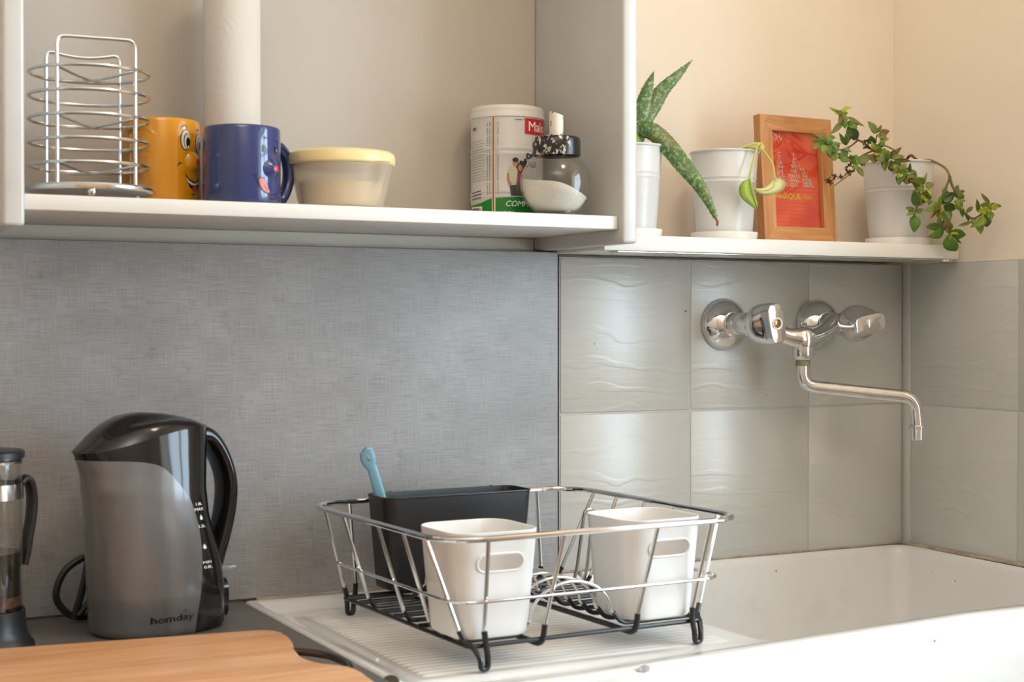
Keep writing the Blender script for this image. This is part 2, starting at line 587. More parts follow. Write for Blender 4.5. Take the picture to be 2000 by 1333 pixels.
def smooth_path(pts, n=8, closed=False):
    """Catmull-Rom through points"""
    P = [Vector(p) for p in pts]
    out = []
    m = len(P)
    for i in range(m if closed else m - 1):
        p0 = P[(i - 1) % m] if (closed or i > 0) else P[0] * 2 - P[1]
        p1, p2 = P[i], P[(i + 1) % m]
        p3 = P[(i + 2) % m] if (closed or i < m - 2) else P[-1] * 2 - P[-2]
        for k in range(n):
            u = k / n
            out.append(0.5 * ((2 * p1) + (p2 - p0) * u + (2 * p0 - 5 * p1 + 4 * p2 - p3) * u * u + (3 * p1 - p0 - 3 * p2 + p3) * u ** 3))
    if not closed:
        out.append(P[-1])
    return out


def fillet(pts, r, n=6):
    """polyline with rounded inner corners"""
    P = [Vector(p) for p in pts]
    out = [P[0]]
    for i in range(1, len(P) - 1):
        a, b, c = P[i - 1], P[i], P[i + 1]
        d1, d2 = (a - b), (c - b)
        k = min(r, d1.length * 0.49, d2.length * 0.49)
        s_, e_ = b + d1.normalized() * k, b + d2.normalized() * k
        for j in range(n + 1):
            u = j / n
            out.append(s_ * (1 - u) ** 2 + b * 2 * u * (1 - u) + e_ * u * u)
    out.append(P[-1])
    return out


def rrect(x0, x1, y0, y1, r, n=6):
    P = []
    for cx, cy, a0 in ((x1 - r, y1 - r, 0), (x0 + r, y1 - r, 90), (x0 + r, y0 + r, 180), (x1 - r, y0 + r, 270)):
        for k in range(n + 1):
            a = radians(a0 + 90 * k / n)
            P.append((cx + r * cos(a), cy + r * sin(a)))
    return P


def text_mesh(s, size, bold=0.0, shear=0.0, align='LEFT'):
    cu = bpy.data.curves.new('txt', 'FONT')
    cu.body = s
    cu.size = 1.0
    cu.shear = shear
    cu.align_x = align
    cu.resolution_u = 3
    o = bpy.data.objects.new('txt', cu)
    COL.objects.link(o)
    dg = bpy.context.evaluated_depsgraph_get()
    me = o.evaluated_get(dg).to_mesh()
    bm = bmesh.new()
    bm.from_mesh(me)
    bmesh.ops.scale(bm, vec=(size, size, size), verts=bm.verts[:])
    bmesh.ops.triangulate(bm, faces=bm.faces[:], ngon_method='EAR_CLIP')
    es = [e for e in bm.edges if e.calc_length() > 0.004]
    if es:
        bmesh.ops.subdivide_edges(bm, edges=es, cuts=1)
        bmesh.ops.triangulate(bm, faces=bm.faces[:])
    bm.verts.index_update()
    vs = [tuple(q.co) for q in bm.verts]
    fs = [tuple(q.index for q in p.verts) for p in bm.faces]
    bm.free()
    o.evaluated_get(dg).to_mesh_clear()
    bpy.data.objects.remove(o)
    bpy.data.curves.remove(cu)
    if bold:                        # heavier weight: overlapping shifted copies
        n, base_v, base_f = len(vs), list(vs), list(fs)
        for k, (a, b) in enumerate(((bold, 0), (-bold, 0), (0, bold), (0, -bold))):
            vs += [(p[0] + a, p[1] + b, p[2]) for p in base_v]
            fs += [tuple(i + n * (k + 1) for i in f) for f in base_f]
    return vs, fs


def flat_poly(outline, maxlen=0.003):
    """triangulated polygon in (x, y), edges shorter than maxlen so that it can be bent"""
    bm = bmesh.new()
    vs = [bm.verts.new((x, y, 0)) for x, y in outline]
    bm.faces.new(vs)
    bmesh.ops.triangulate(bm, faces=bm.faces[:])
    for _ in range(5):
        es = [e for e in bm.edges if e.calc_length() > maxlen]
        if not es:
            break
        bmesh.ops.subdivide_edges(bm, edges=es, cuts=1)
        bmesh.ops.triangulate(bm, faces=bm.faces[:])
    bm.verts.index_update()
    r = [q.co[:] for q in bm.verts], [[w.index for w in f.verts] for f in bm.faces]
    bm.free()
    return r


def ell(cx, cy, rx, ry, n=24, a0=0, a1=360):
    return [(cx + rx * cos(radians(a0 + (a1 - a0) * k / n)), cy + ry * sin(radians(a0 + (a1 - a0) * k / n))) for k in range(n if a1 - a0 >= 360 else n + 1)]


def stroke(pts, w, n=5):
    """tapered 2-D brush stroke outline through points"""
    P = smooth_path([(x, y, 0) for x, y in pts], n)
    L, Rr = [], []
    m = len(P)
    for i, p in enumerate(P):
        d = (P[min(i + 1, m - 1)] - P[max(i - 1, 0)]).normalized()
        u = i / (m - 1)
        h = w * 0.5 * (0.35 + 0.65 * sin(pi * min(max(u, 0.03), 0.97)))
        L.append((p.x - d.y * h, p.y + d.x * h))
        Rr.append((p.x + d.y * h, p.y - d.x * h))
    return L + Rr[::-1]


class Wrap:
    """prints bent onto a vertical cylinder of radius R round (0,0); x runs along the arc from azimuth a0"""
    def __init__(s, R, a0, parent, dz=0.0):
        s.R, s.a0, s.p, s.dz = R, a0, parent, dz

    def f(s, off):
        return lambda x, y, z: ((s.R + off) * cos(s.a0 + x / s.R), (s.R + off) * sin(s.a0 + x / s.R), y + s.dz)

    def poly(s, name, outline, mat, off=0.0004):
        v, f = flat_poly(outline)
        return MB().add(v, f).map(s.f(off)).build(name, mat, s.p, None)

    def polys(s, name, outlines, mat, off=0.0004):
        mb = MB()
        for o in outlines:
            mb.add(*flat_poly(o))
        return mb.map(s.f(off)).build(name, mat, s.p, None)

    def text(s, name, txt, size, x, y, mat, off=0.0006, bold=0.0, shear=0.0, align='LEFT', rot=0.0):
        v, f = text_mesh(txt, size, bold, shear, align)
        v = [(x + a * cos(rot) - b * sin(rot), y + a * sin(rot) + b * cos(rot), 0) for a, b, _ in v]
        return MB().add(v, f).map(s.f(off)).build(name, mat, s.p, None)


def boolean_cut(o, cutter):
    for q in (o, cutter):
        bm = bmesh.new()
        bm.from_mesh(q.data)
        bmesh.ops.recalc_face_normals(bm, faces=bm.faces[:])
        bm.to_mesh(q.data)
        bm.free()
    md = o.modifiers.new('cut', 'BOOLEAN')
    md.operation = 'DIFFERENCE'
    md.solver = 'EXACT'
    md.object = cutter
    dg = bpy.context.evaluated_depsgraph_get()
    me = bpy.data.meshes.new_from_object(o.evaluated_get(dg))
    o.modifiers.clear()
    me.polygons.foreach_set('use_smooth', [True] * len(me.polygons))
    me.set_sharp_from_angle(angle=radians(35))
    o.data = me
    bpy.data.objects.remove(cutter)


# ------------------------------------------------------------------ the room
XR = 0.574          # tiled face of the right-hand wall
YP = 0.025          # plaster face of the back wall
TT = 0.4075         # top of the tiling
ZF, ZC, XL, YR = -0.90, 1.72, -2.3, -3.0


def struct(name, mb, mat):
    return tag(mb.build(name, mat), kind='structure')


back = struct('wall_back', MB().box(XL, XR + 0.30, YP, YP + 0.1, ZF, ZC), 'plaster')
MB().box(0.0005, XR + 0.02, 0.0062, YP + 0.005, -0.02, TT - 0.002).build('tile_backing', 'plaster', back)
WY0, WY1, WZ0, WZ1 = -1.76, -0.65, -0.05, 1.11       # window opening in the right-hand wall
right = MB()
px0, px1 = XR + 0.004, XR + 0.40
right.box(px0, px1, WY1, YP + 0.1, ZF, ZC)
right.box(px0, px1, YR, WY0, ZF, ZC)
right.box(px0, px1, WY0, WY1, ZF, WZ0)
right.box(px0, px1, WY0, WY1, WZ1, ZC)
right = struct('wall_right', right, 'plaster')
struct('wall_left', MB().box(XL - 0.1, XL, YR, YP + 0.1, ZF, ZC), 'room_wall')
struct('wall_rear', MB().box(XL - 0.1, px1, YR - 0.1, YR, ZF, ZC), 'room_wall')
struct('ceiling', MB().box(XL - 0.1, px1, YR - 0.1, YP + 0.1, ZC, ZC + 0.1), 'ceiling')
struct('floor', MB().box(XL - 0.1, px1, YR - 0.1, YP + 0.1, ZF - 0.1, ZF), 'floor')

# window: frame, mullion, transom and panes in the outer face of the wall
win = tag(thing('window_1', None, None, (0, 0, 0)), kind='structure')
xw = XR + 0.30
fr = MB()
for y0, y1, z0, z1 in ((WY0, WY0 + 0.05, WZ0, WZ1), (WY1 - 0.05, WY1, WZ0, WZ1), (WY0, WY1, WZ0, WZ0 + 0.05), (WY0, WY1, WZ1 - 0.05, WZ1)):
    fr.box(xw, xw + 0.05, y0, y1, z0, z1, 0.004)
fr.build('window_frame', 'white_paint', win)
MB().box(xw + 0.005, xw + 0.045, -1.235, -1.175, WZ0 + 0.05, WZ1 - 0.05, 0.004).build('mullion', 'white_paint', win)
for y0, y1 in ((WY0 + 0.05, -1.235), (-1.175, WY1 - 0.05)):
    MB().box(xw + 0.01, xw + 0.04, y0, y1, 0.70, 0.73, 0.003).build('glazing_bar', 'white_paint', win)
    for z0, z1 in ((WZ0 + 0.05, 0.70), (0.73, WZ1 - 0.05)):
        MB().box(xw + 0.022, xw + 0.026, y0, y1, z0, z1).build('pane', 'pane', win)

# wall tiles, 200 mm, painted over; each one its own piece with bevelled edges
def tile_back(x0, x1, z0, z1):
    g = 0.0011
    cx, cz = (x0 + x1) / 2, (z0 + z1) / 2
    o = MB().box(x0 + g - cx, x1 - g - cx, 0, 0.007, z0 + g - cz, z1 - g - cz, 0.0016, 2).build('tile', 'tile', back)
    o.location = (cx, random.uniform(-0.0003, 0.0003), cz)


def tile_right(y0, y1, z0, z1):
    g = 0.0011
    cy, cz = (y0 + y1) / 2, (z0 + z1) / 2
    o = MB().box(0, 0.007, y0 + g - cy, y1 - g - cy, z0 + g - cz, z1 - g - cz, 0.0016, 2).build('tile', 'tile', right)
    o.location = (XR + random.uniform(-0.0003, 0.0003), cy, cz)


random.seed(3)
for z0, z1 in ((-0.02, 0.2045), (0.2045, TT)):
    for x0, x1 in ((0.0012, 0.2026), (0.2026, 0.4024), (0.4024, XR)):
        tile_back(x0, x1, z0, z1)
    for y0, y1 in ((-0.0175, 0.0), (-0.224, -0.0175), (-0.425, -0.224)):
        tile_right(y0, y1, z0, z1)
MB().box(0.001, XR + 0.01, 0.0013, 0.006, -0.02, TT).build('grout', 'grout', back)
MB().box(XR + 0.0013, XR + 0.006, -0.425, 0.0, -0.02, TT).build('grout', 'grout', right)

# ------------------------------------------------------------------ laminate splashback and worktop
sp = tag(MB().box(-1.6, -0.0014, 0, YP - 0.0005, 0.0, 0.4136, 0.0008, 1).build('splashback_panel', 'laminate'),
         'grey concrete-look laminate splashback panel between worktop and cupboard', 'splashback')
MB().box(-0.0016, 0.0012, 0.0012, 0.006, 0.0, 0.4125).build('edge_strip', 'gap', sp)
ct = tag(MB().box(-1.6, -0.4215, -0.62, YP - 0.0005, -0.04, -0.0005, 0.001, 1).build('worktop', 'counter'),
         'dark grey laminate worktop left of the white sink', 'worktop')
MB().tube([(-1.6, -0.0008, 0.0004), (-0.405, -0.0008, 0.0004)], 0.0015, 6).build('sealant_joint', 'gap', ct)

# ------------------------------------------------------------------ ceramic sink with drainer
sink = thing('sink', 'white ceramic sink with ribbed drainer set below the wall tap', 'sink', (0, 0, 0))
SX0, SX1, SY0, SY1 = -0.420, XR - 0.001, -0.447, -0.001
LIP = 0.026         # where the drainer drops into the basin


def sst(a, b, x):
    u = min(max((x - a) / (b - a), 0), 1)
    return u * u * (3 - 2 * u)


def rimz(x):
    return -0.0165 + 0.0140 * min(max((x + 0.22) / 0.50, 0), 1)


def drain_z(x, y):
    dl, db, df = x - SX0, SY1 - y, y - SY0
    z = -0.0125
    rim = max(1 - sst(0.008, 0.030, dl), 1 - sst(0.012, 0.034, db))
    z = z + 0.0125 * rim
    z -= 0.0012 * (sst(0.03, 0.036, dl) - sst(0.040, 0.046, dl)) * (1 if db > 0.03 else 0)
    k_ = 1 - sst(0.0235, 0.040, df)
    z = z + (rimz(x) - 0.0015 - z) * k_ if rim < 0.5 else z
    ed = dl
    if ed < 0.006:
        z -= 0.006 - sqrt(max(0.006 ** 2 - (0.006 - ed) ** 2, 0))
    if db < 0.004:
        z -= (0.004 - db) * 0.5
    if LIP - x < 0.012 and df > 0.042:
        q = 0.012 - (LIP - x)
        z -= 0.012 - sqrt(max(0.012 ** 2 - q * q, 0))
    return z


xs = [SX0 + d for d in (0, 0.001, 0.002, 0.004, 0.006)] + [SX0 + 0.009 + 0.0035 * i for i in range(12)]
xs += [xs[-1] + (LIP - 0.014 - xs[-1]) * i / 40 for i in range(1, 41)] + [LIP - 0.012 + 0.002 * i for i in range(1, 6)] + [LIP - 0.0008, LIP]
ys = [SY0 + 0.0235 + 0.003 * i for i in range(7)]
ys += [ys[-1] + (SY1 - 0.036 - ys[-1]) * i / 40 for i in range(1, 41)] + [SY1 - 0.034 + 0.003 * i for i in range(0, 11)] + [SY1 - 0.002, SY1]
db = MB().grid([[(x, y, drain_z(x, y)) for x in xs] for y in ys])
db.grid([[(SX0, y, drain_z(SX0, y)) for y in ys], [(SX0, y, -0.3) for y in ys]], flip=True)
db.grid([[(LIP, y, drain_z(LIP, y)) for y in ys], [(LIP + 0.0005, y, -0.06) for y in ys]])
db.build('drainer', 'ceramic', sink, 50)
# ribs of the drainer: one moulded field
rb = MB()
ny = 200
y0, y1 = SY0 + 0.042, SY1 - 0.050
rows = []
for i in range(ny + 1):
    y = y0 + (y1 - y0) * i / ny
    w_ = 0.5 + 0.5 * cos(2 * pi * (y - y0) / 0.0122)
    e = sst(0, 0.01, y - y0) * sst(0, 0.01, y1 - y)
    rows.append([(x, y, -0.0128 + (0.0004 + 0.0017 * w_ ** 2) * e * k) for x, k in ((-0.368, 0), (-0.362, 1), (-0.02, 1), (-0.012, 0))])
rb.grid(rows)
tag(rb.build('drainer_ribs', 'drain', sink, None), kind='stuff')
# basin and its rims
BX0, BX1, BY0, BY1 = LIP, XR - 0.0095, SY0 + 0.024, SY1 - 0.0085
rings = []


def bring(x0, x1, y0, y1, r, zf):
    P = []
    for cx, cy, a0, q in ((x1, y1, 0, r), (x0, y1, 90, 0.005), (x0, y0, 180, 0.005), (x1, y0, 270, r)):
        cx += -q if a0 in (0, 270) else q
        cy += -q if a0 in (0, 90) else q
        P += [(cx + q * cos(radians(a0 + 90 * k / 8)), cy + q * sin(radians(a0 + 90 * k / 8))) for k in range(9)]
    return [(x, y, zf(x, y)) for x, y in P]


def bz(dz):
    def f(x, y):
        front = 1 - sst(BY0 + 0.004, BY0 + 0.05, y)
        z = rimz(x) * front
        if x < LIP + 0.004:
            z = min(z, drain_z(LIP - 0.013, min(max(y, SY0 + 0.0236), SY1)) - 0.0125)
        return z + dz
    return f


for off, dz in ((-0.0086, -0.004), (-0.0080, -0.0012), (-0.006, 0.0), (-0.003, 0.0), (0.0, -0.0015), (0.002, -0.005), (0.003, -0.012), (0.006, -0.06), (0.012, -0.15), (0.020, -0.170), (0.04, -0.178)):
    rings.append(bring(BX0 + max(off, 0.0), BX1 - off, BY0 + off, BY1 - off, 0.022 + max(off, 0) * 0.3 if off >= 0 else 0.022, bz(dz)))
bs = MB().loft(rings, False, True, flip=True)
bs.build('basin', 'ceramic', sink, 60)
fx = [SX0 + (SX1 - SX0) * i / 80 for i in range(81)]
MB().add([(-0.1625, SY0 - 0.0003, -0.0165), (-0.1575, SY0 - 0.0003, -0.0135), (-0.1520, SY0 - 0.0003, -0.0128), (-0.1470, SY0 - 0.0003, -0.0150), (-0.1480, SY0 - 0.0003, -0.0195), (-0.1530, SY0 - 0.0003, -0.0205), (-0.1590, SY0 - 0.0003, -0.0190)], [tuple(range(7))]).build('chip_mark', mottled('glaze_chip', srgb(150, 150, 150), srgb(205, 205, 205), 300, 0.6, 0.3), sink, None)
prof = [(0.0235, -0.0015), (0.021, 0.0), (0.008, 0.0), (0.004, -0.001), (0.0015, -0.003), (0.0, -0.007), (0.0, -0.3)]
MB().grid([[(x, SY0 + d, rimz(x) + z) for x in fx] for d, z in prof]).build('front_rim', 'ceramic', sink, 60)
MB().tube([(-0.404, -0.001, 0.0003), (0.0, -0.0012, 0.0006), (0.30, -0.001, 0.0008), (XR - 0.004, -0.0015, 0.0012)], 0.0014, 6).build('sealant_bead', 'sealant', sink)
MB().tube([(XR - 0.002, -0.002, 0.001), (XR - 0.002, -0.2, 0.0015), (XR - 0.002, -0.44, 0.001)], 0.0026, 6).build('sealant_bead', 'sealant', sink)

# ------------------------------------------------------------------ open wall cupboard
cab = thing('open_cupboard', 'white painted open wall cupboard above the grey splashback', 'cupboard', (0, 0, 0))
ZS = 0.4475         # top of its shelf
ZU = 0.4152         # lower end of its sides
for x0, x1 in ((-0.7165, -0.6955), (-0.0245, -0.0045)):
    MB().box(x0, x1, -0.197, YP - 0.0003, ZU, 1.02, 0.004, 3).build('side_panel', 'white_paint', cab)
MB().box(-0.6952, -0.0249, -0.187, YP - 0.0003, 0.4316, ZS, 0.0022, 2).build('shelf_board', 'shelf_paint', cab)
MB().box(-0.6950, -0.0251, YP - 0.004, YP - 0.0003, 0.4140, 0.4314, 0.001, 1).build('back_rail', 'batten_paint', cab)
MB().box(-0.6950, -0.0251, YP - 0.006, YP - 0.0003, ZS + 0.0002, 0.9995).build('back_board', 'back_board', cab)
MB().box(-0.6952, -0.0249, -0.187, YP - 0.0003, 1.0, 1.02, 0.002, 1).build('top_board', 'white_paint', cab)

# ------------------------------------------------------------------ wall shelf over the tap
ws = thing('wall_shelf', 'long white wall shelf holding potted plants over the tiles', 'shelf', (0, 0, 0))
WT = 0.4305
MB().box(-0.003, 0.5695, -0.119, YP - 0.0003, 0.4112, WT, 0.0012, 2).build('shelf_board', 'shelf_white', ws)
MB().box(0.02, 0.56, -0.112, -0.092, 0.4095, 0.4111, 0.0005, 1).build('mounting_rail', 'chrome', ws)
MB().lathe([(0.004, 0.0), (0.009, 0.0), (0.009, -0.003), (0.006, -0.0045), (0.0, -0.0046)], 20, (0.555, -0.108, 0.4110), cap=False).build('end_cap', 'chrome', ws)


# ================================================================== things in the cupboard
def view_az(x, y):
    """azimuth from a point of the shelf towards the middle of the kitchen"""
    return atan2(-1.6989 - y, -0.947 - x)


# ---- wire pod holder
ph = thing('wire_holder', 'round chrome wire holder with five stacked rings beside the yellow mug', 'wire rack', (-0.6195, -0.125, ZS))
u_ = Vector((cos(radians(-11.7)), sin(radians(-11.7)), 0))
v_ = Vector((-u_.y, u_.x, 0))
corner = [u_ * a + v_ * b for a, b in ((-0.031, -0.049), (0.0445, -0.039), (0.031, 0.050), (-0.0435, 0.040))]
HT = 0.1590
for i, z in enumerate((0.1297, 0.1058, 0.0820, 0.0582, 0.0343)):
    MB().tube([(0.0595 * cos(2 * pi * k / 64), 0.0595 * sin(2 * pi * k / 64), z) for k in range(64)], 0.0019, 8, closed=True).build('ring', 'wire', ph)
    if i % 2 == 0:
        for a, b in ((0, 2), (1, 3)):
            A, B = corner[a] * 1.04, corner[b] * 1.04
            mid = (A + B) / 2
            MB().tube(smooth_path([(A.x, A.y, z - 0.001), (mid.x, mid.y, z - 0.006 - 0.001 * a), (B.x, B.y, z - 0.001)], 6), 0.0014, 6).build('cross_wire', 'wire', ph)
for a, b, sag in ((0, 1, 0.0), (3, 2, 0.006)):
    A, B = corner[a], corner[b]
    pts = [(A.x, A.y, 0.010), (A.x, A.y, HT - 0.007)]
    arc = fillet([(A.x, A.y, HT - 0.02), (A.x, A.y, HT), *[(A.x + (B.x - A.x) * t_, A.y + (B.y - A.y) * t_, HT - sag * sin(pi * t_)) for t_ in (0.25, 0.5, 0.75)], (B.x, B.y, HT), (B.x, B.y, HT - 0.02)], 0.009, 6)
    MB().tube([pts[0]] + arc + [(B.x, B.y, 0.010)], 0.0019, 8).build('hoop_handle', 'wire', ph)
MB().tube([(0.0615 * cos(2 * pi * k / 64), 0.0615 * sin(2 * pi * k / 64), 0.0105) for k in range(64)], 0.0036, 10, closed=True).build('base_ring', 'wire', ph)
ms = MB()
for s_ in (-1, 1):
    for i in range(-11, 12):
        c_ = i * 0.0054
        h_ = sqrt(max(0.060 ** 2 - c_ * c_, 0))
        d_ = Vector((cos(s_ * radians(58)), sin(s_ * radians(58)), 0))
        n_ = Vector((-d_.y, d_.x, 0))
        A, B = n_ * c_ - d_ * h_, n_ * c_ + d_ * h_
        ms.tube([(A.x, A.y, 0.009 + 0.0004 * s_), (B.x, B.y, 0.009 + 0.0004 * s_)], 0.0009, 4)
ms.build('mesh_plate', 'wire', ph)
for a in (20, 140, 260):
    MB().lathe([(0.0, 0.0), (0.003, 0.0005), (0.0045, 0.0035), (0.0045, 0.006), (0.003, 0.009), (0.0, 0.010)], 12, (0.058 * cos(radians(a)), 0.058 * sin(radians(a)), 0), cap=False).build('foot', 'wire', ph)


# ---- two face mugs
def mug(name, label, mat, x, y, R, H, face_deg, hand_deg):
    g = thing(name, label, 'mug', (x, y, ZS), 0, 'face mugs on the cupboard shelf')
    MB().lathe([(0.0, 0.0), (R - 0.006, 0.0), (R - 0.0015, 0.0015), (R, 0.005), (R, H - 0.004), (R - 0.0008, H - 0.001), (R - 0.002, H), (R - 0.0035, H - 0.001), (R - 0.0042, H - 0.005), (R - 0.0042, 0.008), (R - 0.008, 0.005), (0.0, 0.005)], 72, cap=False).build('body', mat, g)
    av = view_az(x, y)
    ah = av + radians(hand_deg)
    d = Vector((cos(ah), sin(ah), 0))
    zc = H * 0.45
    pts = smooth_path([d * (R - 0.002) + Vector((0, 0, zc + 0.028)), d * (R + 0.012) + Vector((0, 0, zc + 0.030)), d * (R + 0.024) + Vector((0, 0, zc + 0.016)), d * (R + 0.025) + Vector((0, 0, zc - 0.008)), d * (R + 0.014) + Vector((0, 0, zc - 0.028)), d * (R - 0.002) + Vector((0, 0, zc - 0.032))], 8)
    MB().tube(pts, 0.0062, 12, up=(-d.y, d.x, 0), flat=1.2).build('handle', mat, g)
    return g, av + radians(face_deg)


R_ = 0.0427
g, af = mug('mug', 'yellow mug with a laughing face and bulging nose', 'yellow', -0.5315, -0.065, R_, 0.0935, 52, 158)
w = Wrap(R_, af, g, 0.0085)


def nose(g, af, z, mat, r=0.0085):
    n_ = Vector((cos(af), sin(af), 0))
    mb = MB()
    rings = []
    t1 = Vector((-n_.y, n_.x, 0))
    for i in range(9):
        e = (pi / 2) * i / 8
        rr, hh = r * cos(e), 0.0085 * sin(e)
        c_ = n_ * (R_ - 0.002 + hh) + Vector((0, 0, z))
        k_ = 1 + 0.5 * (1 - i / 8) ** 3
        rings.append([c_ + (t1 * cos(2 * pi * k / 24) + Vector((0, 0, 1)) * sin(2 * pi * k / 24)) * max(rr, 0.0004) * k_ for k in range(24)])
    o = mb.loft(rings, False, True).build('nose', mat, g)
    c_ = n_ * (R_ + 0.0088)
    mb = MB()
    tip = []
    for i in range(5):
        e = radians(67 + 23 * i / 4)
        rr, hh = r * cos(e), 0.0085 * sin(e) + 0.0003
        cc_ = n_ * (R_ - 0.002 + hh) + Vector((0, 0, z))
        tip.append([cc_ + (t1 * cos(2 * pi * k / 16) + Vector((0, 0, 1)) * sin(2 * pi * k / 16)) * max(rr, 0.0003) for k in range(16)])
    mb.loft(tip, False, True).build('nose_dot', 'ink_red', g)


nose(g, af + 0.03, 0.0480, 'yellow')
for ex, ez, sx_ in ((-0.0105, 0.0620, 1.0), (0.0115, 0.0600, 0.95)):
    w.poly('eye_outline', ell(ex, ez, 0.0068 * sx_, 0.0112), 'ink', 0.0003)
    w.poly('eye_white', ell(ex + 0.0003, ez, 0.0060 * sx_, 0.0104), 'ink_white', 0.0005)
    w.poly('iris_ring', ell(ex + 0.0016, ez - 0.0016, 0.0046 * sx_, 0.0086), 'ink', 0.0007)
    w.poly('iris', ell(ex + 0.0018, ez - 0.0018, 0.0039 * sx_, 0.0079), 'ink_white', 0.0009)
    w.poly('pupil', ell(ex + 0.0027, ez - 0.0028, 0.0028 * sx_, 0.0058), 'ink', 0.0011)
    w.poly('glint', ell(ex + 0.0030, ez - 0.0070, 0.0010, 0.0012, 10), 'ink_white', 0.0013)
    w.poly('eyebrow', stroke([(ex - 0.006, ez + 0.0125), (ex - 0.002, ez + 0.0152), (ex + 0.0025, ez + 0.0145)], 0.0012), 'ink', 0.0004)
w.poly('mouth', [(-0.0145, 0.0330), (-0.0120, 0.0270), (-0.007, 0.0215), (0.000, 0.0185), (0.006, 0.0185), (0.0105, 0.0215), (0.0128, 0.0270), (0.013, 0.0200), (0.0115, 0.0120), (0.007, 0.0080), (0.001, 0.0080), (-0.005, 0.0120), (-0.010, 0.0220)], 'ink', 0.0005)
w.poly('teeth', [(-0.0105, 0.0225), (-0.0070, 0.0193), (-0.001, 0.0165), (0.005, 0.0165), (0.0105, 0.0190), (0.0095, 0.0165), (0.004, 0.0142), (-0.003, 0.0142), (-0.0075, 0.0170)], 'ink_white', 0.0008)
w.poly('tongue', ell(0.0030, 0.0110, 0.0046, 0.0026), 'ink_red', 0.0008)
w.poly('cheek_line', stroke([(-0.0205, 0.0335), (-0.0185, 0.0362), (-0.0155, 0.0372)], 0.0014), 'ink', 0.0005)
w.poly('cheek_line', stroke([(0.0115, 0.0310), (0.0140, 0.0325), (0.0165, 0.0320)], 0.0012), 'ink', 0.0005)
w.poly('chin_line', stroke([(-0.003, 0.0052), (0.001, 0.0042), (0.005, 0.0048)], 0.0011), 'ink', 0.0005)

R_ = 0.0412
g, af = mug('mug', 'dark blue mug with a face licking its lips', 'blue', -0.460, -0.128, R_, 0.0832, 47, 131)
w = Wrap(R_, af, g)
nose(g, af + 0.05, 0.0375, 'blue')
for ex, s_ in ((-0.0085, 1), (0.0095, -1)):
    w.poly('eye_outline', [(ex - 0.0035, 0.0595), (ex - 0.0025, 0.0625), (ex + 0.0002, 0.0612), (ex + 0.0040, 0.0570), (ex + 0.0005, 0.0545), (ex - 0.003, 0.0540)], 'ink', 0.0004)
    w.poly('eye_white', [(ex - 0.0018, 0.0592), (ex + 0.0008, 0.0590), (ex + 0.0022, 0.0568), (ex - 0.0012, 0.0560)], 'ink_grey', 0.0007)
w.poly('eyebrow', stroke([(-0.0115, 0.0690), (-0.0085, 0.0705), (-0.0055, 0.0690)], 0.0012), 'ink', 0.0004)
w.poly('eyebrow', stroke([(-0.0095, 0.0715), (-0.0088, 0.0695), (-0.0086, 0.0678)], 0.0010), 'ink', 0.0004)
w.poly('eyebrow', stroke([(0.0080, 0.0685), (0.0110, 0.0675), (0.0130, 0.0635)], 0.0013), 'ink', 0.0004)
w.poly('smile_line', stroke([(-0.0195, 0.0300), (-0.0180, 0.0235), (-0.0140, 0.0165), (-0.006, 0.0115), (0.004, 0.0105), (0.0125, 0.0130), (0.0175, 0.0200)], 0.0013), 'ink', 0.0004)
w.poly('cheek_line', stroke([(-0.0225, 0.0310), (-0.0195, 0.0297), (-0.0165, 0.0295)], 0.0013), 'ink', 0.0005)
w.poly('tongue_outline', [(-0.0172, 0.0255), (-0.0140, 0.0282), (-0.0095, 0.0278), (-0.0065, 0.0240), (-0.0045, 0.0185), (-0.0005, 0.0120), (-0.0055, 0.0112), (-0.0110, 0.0135), (-0.0150, 0.0185)], 'ink', 0.0006)
w.poly('tongue', [(-0.0160, 0.0250), (-0.0136, 0.0271), (-0.0099, 0.0268), (-0.0073, 0.0235), (-0.0053, 0.0180), (-0.0021, 0.0124), (-0.0058, 0.0122), (-0.0105, 0.0144), (-0.0141, 0.0190)], 'ink_pink', 0.0009)
w.poly('tongue_crease', stroke([(-0.0098, 0.0205), (-0.0075, 0.0165), (-0.0055, 0.0140)], 0.0008), 'ink', 0.0012)
w.poly('chin_line', stroke([(-0.005, 0.0072), (0.0, 0.0058), (0.006, 0.0064)], 0.0011), 'ink', 0.0005)

# ---- paper towel roll
g = thing('paper_towel_roll', 'slim white embossed paper towel roll standing behind the blue mug', 'paper towel', (-0.444, -0.040, ZS))
rl = []
for z in [0, 0.002] + [0.01 * k for k in range(1, 26)]:
    rl.append((0.0318 - (0.001 if z == 0 else 0), z))
rl += [(0.0318, 0.258), (0.031, 0.26), (0.012, 0.26), (0.012, 0.258)]
MB().lathe([(0.012, 0.0)] + rl, 56, cap=False).build('sheets', 'towel', g)
MB().lathe([(0.0119, 0.001), (0.0119, 0.2595), (0.0105, 0.2595), (0.0105, 0.001)], 24, cap=False).build('core_tube', mottled('core_card', srgb(178, 150, 116), srgb(160, 132, 100), 30, 0.9), g)

# ---- lidded food tub
g = thing('food_tub', 'cloudy plastic pouring tub with pale yellow lid right of the blue mug', 'food tub', (-0.341, -0.113, ZS))
at = view_az(-0.341, -0.113) + radians(50)


def tubring(r, z, bump, n=96):
    ring = []
    for k in range(n):
        a = 2 * pi * k / n
        d = (a - at + pi) % (2 * pi) - pi
        ring.append(((r + bump * math.exp(-(d / 0.16) ** 2)) * cos(a), (r + bump * math.exp(-(d / 0.16) ** 2)) * sin(a), z))
    return ring


